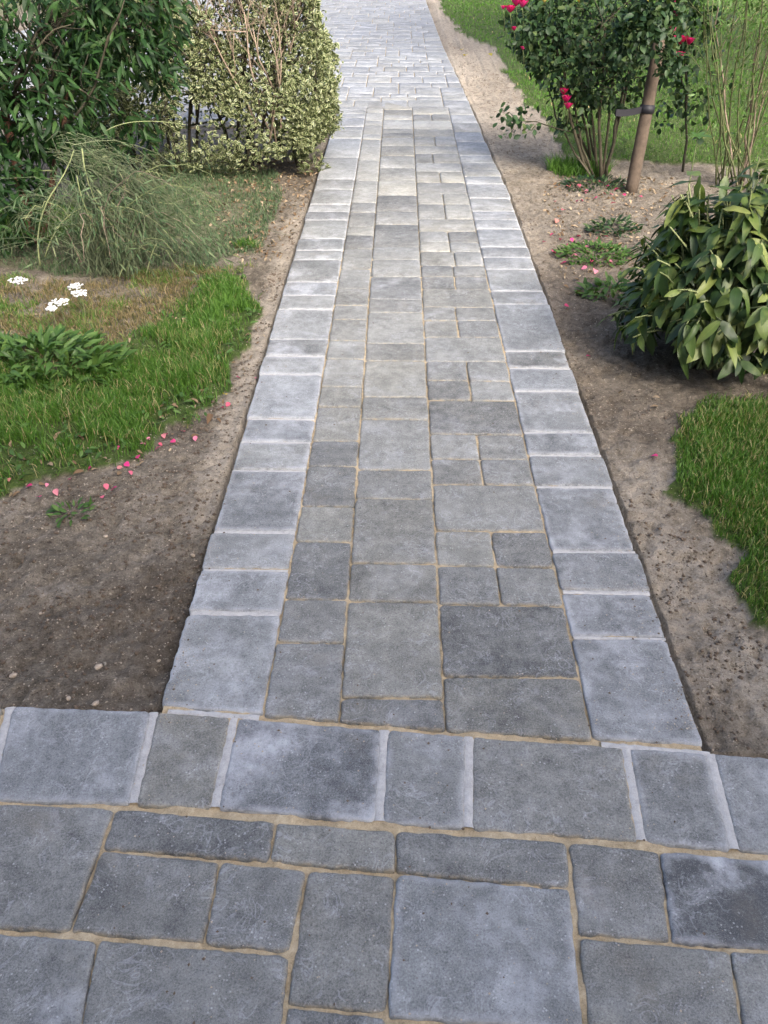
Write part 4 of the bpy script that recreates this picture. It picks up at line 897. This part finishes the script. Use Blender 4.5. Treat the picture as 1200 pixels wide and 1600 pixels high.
# slender rose behind
b2 = g(1068, 262); root = thing('slender_rose', (b2[0], b2[1], -.03), 'slender single stemmed rose standing behind the stake on the lawn', 'rose bush'); YB = b2[1]
mb = MB(); mb.tube(curve(np.array([b2[0], b2[1], -.03]), at(1078, 180, YB), at(1070, 90, YB), 8, .008), .009, .006, 6); mb.tube(curve(at(1075, 170, YB), at(1068, 130, YB), at(1050, 60, YB), 8, .006), .006, .004, 5); mb.build('stem', M['cane'], root)
n = 520; v = rng.normal(0, 1, (n, 3)); P = np.concatenate([at(1068, 150, YB) + v[:150] * [.10, .1, .10], at(1065, 60, YB) + v[150:420] * [.13, .13, .17], at(1090, 20, YB) + v[420:] * [.13, .12, .12]])
foliage(root, rosT, P, rng.normal(0, .7, (n, 3)) + [0, 0, -.2], rng.normal(0, .5, (n, 3)) + [0, 0, .8], rng.uniform(.04, .065, n), M['rose_leaf'], 60)
# thin olive-stemmed shrub at the right edge
b3 = g(1150, 285); root = thing('bare_stemmed_shrub', (b3[0], b3[1], -.03), 'thin olive stemmed shrub with few leaves at the right edge', 'shrub'); Y3 = b3[1]
for i in range(19):
    x0 = 1135 + random.uniform(-15, 45); x1 = random.uniform(1095, 1270); y1 = random.uniform(-120, 60); p = g(x0, 283 + random.uniform(-8, 6)); p[2] = -.03; e = at(x1, y1, Y3 + random.uniform(-.15, .2)); mb = MB()
    Q = curve(p, (p + e) / 2 + [(e[0] - p[0]) * .2, 0, 0], e, 9, .01); mb.tube(Q, random.uniform(.004, .0085), .003, 5, random.random())
    for j in range(3):
        k = random.randint(3, 7); branchy(mb, Q[k], (rng.normal(0, .5), rng.normal(0, .4), .8), .22, .0028, 1, random.random(), .5, 4, 3)
    mb.build('stem', M['greencane'] if i % 5 else M['twig'], root)
n = 1000; P = np.stack([at(random.uniform(1085, 1290), random.uniform(-90, 1) + random.random() ** 2 * 230, Y3 + random.uniform(-.2, .25)) for _ in range(n)])
foliage(root, [leaf_template(.3, .1, .3)], P, rng.normal(0, .7, (n, 3)), rng.normal(0, .5, (n, 3)) + [0, 0, .8], rng.uniform(.025, .05, n), M['weed'], 60)

# ------------------------------------------------------------------ broad-leaved shrub
cb = g(1100, 585); CX, CY = cb[0] + .07, cb[1] + .20
root = thing('broad_leaved_shrub', (CX, CY, -.03), 'rounded shrub of drooping broad dark and yellow green leaves', 'shrub')
mb = MB(); LP = []; LD = []; LN = []; LR = []
RX, RY, RZ = .42, .40, .76
for i in range(330):
    th = random.uniform(0, 2 * PI); el = random.uniform(-.05, 1.) ; ph = math.asin(max(0, min(1, el)))
    v = np.array([math.cos(th) * math.cos(ph), math.sin(th) * math.cos(ph), math.sin(ph)])
    tip = np.array([CX, CY, .10]) + v * [RX, RY, RZ * .82] * random.uniform(.68, 1.02) + [0, 0, random.uniform(0, .06)]
    st = np.array([CX + random.uniform(-.1, .1), CY + random.uniform(-.1, .1), -.03]); mid = (st + tip) / 2 + [0, 0, .16]
    Q = curve(st, mid, tip, 8, .004); mb.tube(Q, .005, .003, 5, random.random(), False)
    out = v * [1, 1, .2]; out = out / (np.linalg.norm(out) + 1e-6)
    for j in range(random.choice([5, 6, 7])):
        a = 2 * PI * j / 6 + random.uniform(-.3, .3); side = np.array([math.cos(a), math.sin(a), 0]); q = Q[-1] - (Q[-1] - Q[-2]) * random.uniform(0, 1.8)
        d = side * .75 + out * .55 + np.array([0, 0, random.uniform(-1.0, .05) - .35 * (1 - v[2])]); LP.append(q); LD.append(d); LN.append(v * .7 + [0, 0, .8] + rng.normal(0, .25, 3))
mb.build('stem', M['stalk'], root)
P = np.array(LP); n = len(P); P[:, 2] = np.maximum(P[:, 2], .05)
bt_ = [leaf_template(.33, .14, .30, (.1, .28, .5, .72, .88)), leaf_template(.30, .2, .45, (.1, .28, .5, .72, .88)), leaf_template(.36, .10, .2, (.1, .28, .5, .72, .88), wave=.02), leaf_template(.28, .35, .7, (.1, .28, .5, .72, .88), wave=.03), leaf_template(.38, -.08, .1, (.1, .28, .5, .72, .88), wave=.035)]
foliage(root, bt_, P, np.array(LD), np.array(LN), rng.uniform(.055, .125, n), M['broad'], 300)
# pale young shoots standing above it
for px, py, hpx in [(1090, 262, 216)]:
    tip = at(px, hpx, CY + .35); mb = MB(); mb.tube(curve(np.array([tip[0] + .01, CY + .3, .2]), tip - [0, 0, .1], tip, 6), .003, .002, 5); mb.build('young_shoot', M['stalk'], root)
    n = 7; V, F, A = merged_leaves(bt_[0], np.tile(tip, (n, 1)) - np.array(root.location), np.array([[math.cos(k_ * .9), math.sin(k_ * .9), .5] for k_ in range(n)]), np.tile([0, 0, 1.], (n, 1)), rng.uniform(.045, .07, n), rng.uniform(.85, .99, n)); link('shoot_leaves', mesh('shoot_leaves', V, F, M['weed'], A), root)

# ------------------------------------------------------------------ the house behind the camera and a garden tree: they close off the light from there
M['render'] = mat_joint('wall_render', (.52, .49, .43), (.62, .59, .53), (.68, .65, .60))
M['roof_tile'] = mat_joint('roof_tile', (.12, .06, .04), (.20, .10, .07), (.26, .15, .10))
M['frame'] = mat_joint('white_frame', (.7, .7, .7), (.75, .75, .75), (.8, .8, .8))
M['glass'] = NT('window_glass').set((.03, .035, .04), .05, .6)
root = thing('house', (0, -3.5, 0), 'pale rendered house behind the viewer along the front path', 'house')
def box(mb, a, b):
    (x0, y0, z0), (x1, y1, z1) = a, b
    mb.add([(x0, y0, z0), (x1, y0, z0), (x1, y1, z0), (x0, y1, z0), (x0, y0, z1), (x1, y0, z1), (x1, y1, z1), (x0, y1, z1)], [(0, 3, 2, 1), (4, 5, 6, 7), (0, 1, 5, 4), (1, 2, 6, 5), (2, 3, 7, 6), (3, 0, 4, 7)])
mb = MB(); box(mb, (-9, -13, -.1), (9, -3.25, 5.05)); mb.build('wall', M['render'], root, smooth=False)
mb = MB(); mb.add([(-9.4, -2.95, 4.9), (9.4, -2.95, 4.9), (9.4, -8.9, 6.4), (-9.4, -8.9, 6.4), (-9.4, -13.3, 4.9), (9.4, -13.3, 4.9), (-9.4, -2.95, 5.1), (9.4, -2.95, 5.1), (9.4, -8.9, 6.6), (-9.4, -8.9, 6.6), (-9.4, -13.3, 5.1), (9.4, -13.3, 5.1)],
    [(6, 7, 8, 9), (9, 8, 11, 10), (1, 0, 3, 2), (2, 3, 4, 5), (0, 1, 7, 6), (5, 4, 10, 11), (0, 6, 9, 3), (3, 9, 10, 4), (1, 2, 8, 7), (2, 5, 11, 8)]); mb.build('roof', M['roof_tile'], root, smooth=False)
for x in (-6.5, -3.2, 2.6, 6.2):
    for z in (.9, 3.2):
        mb = MB(); box(mb, (x - .7, -3.26, z), (x + .7, -3.20, z + 1.5)); f = mb.build('window', M['frame'], root, smooth=False)
        for k_ in (-1, 1): mb = MB(); box(mb, (x + k_ * .33 - .28, -3.20, z + .1), (x + k_ * .33 + .28, -3.19, z + 1.4)); mb.V = [v - np.array([0, -3.5, 0]) for v in mb.V]; mb.build('pane', M['glass'], f, smooth=False)
mb = MB(); box(mb, (-.55, -3.26, -.1), (.55, -3.18, 2.1)); mb.build('door', M['roof_tile'], root, smooth=False)
root = thing('garden_tree', (5.1, 8.4, -.03), 'broad leaved garden tree on the far lawn', 'tree')
mb = MB(); B0 = np.array(root.location); mb.tube(curve(B0, B0 + [.1, 0, 1.6], B0 + [-.1, .1, 3.2], 8, .01), .14, .09, 10, .4); mb.build('trunk', M['redbark'], root)
mb = MB(); E_ = []
for i in range(9): E_ += branchy(mb, B0 + [-.08, .08, random.uniform(2.2, 3.2)], (rng.normal(0, .9), rng.normal(0, .9), .8), 1.9, .05, 2, random.random(), .5)
mb.build('limb', M['redbark'], root)
E_ = np.array(E_); n = 9000; P = E_[rng.integers(0, len(E_), n)] + rng.normal(0, .42, (n, 3))
foliage(root, [leaf_template(.6, .1, .2)], P, rng.normal(0, 1, (n, 3)), rng.normal(0, .5, (n, 3)) + [0, 0, .8], rng.uniform(.09, .16, n), M['laurel'], 0, stuffname='crown')

# a belt of trees far beyond the lawn, where the garden ends
n = 60000; th = rng.uniform(-1.15, 1.15, n) ; R_ = 48 + rng.normal(0, 2.5, n); hmax = 5 + 4.5 * noise(th * 30, th * 0, 1., 5) + 2 * noise(th * 90, th * 0, 1., 8)
P = np.stack([R_ * np.sin(th), R_ * np.cos(th), hmax * rng.random(n) ** .8], 1); D = rng.normal(0, 1, (n, 3)); Nn = rng.normal(0, .6, (n, 3)) + [0, -.6, .6]
V, F, A = merged_leaves(leaf_template(.8, .15, .2, (.3, .7)), P, D, Nn, rng.uniform(.25, .6, n), rng.random(n))
tag(link('distant_trees', mesh('distant_trees', V, F, M['laurel'], A), kind='stuff'), 'belt of distant trees beyond the end of the garden', 'trees')
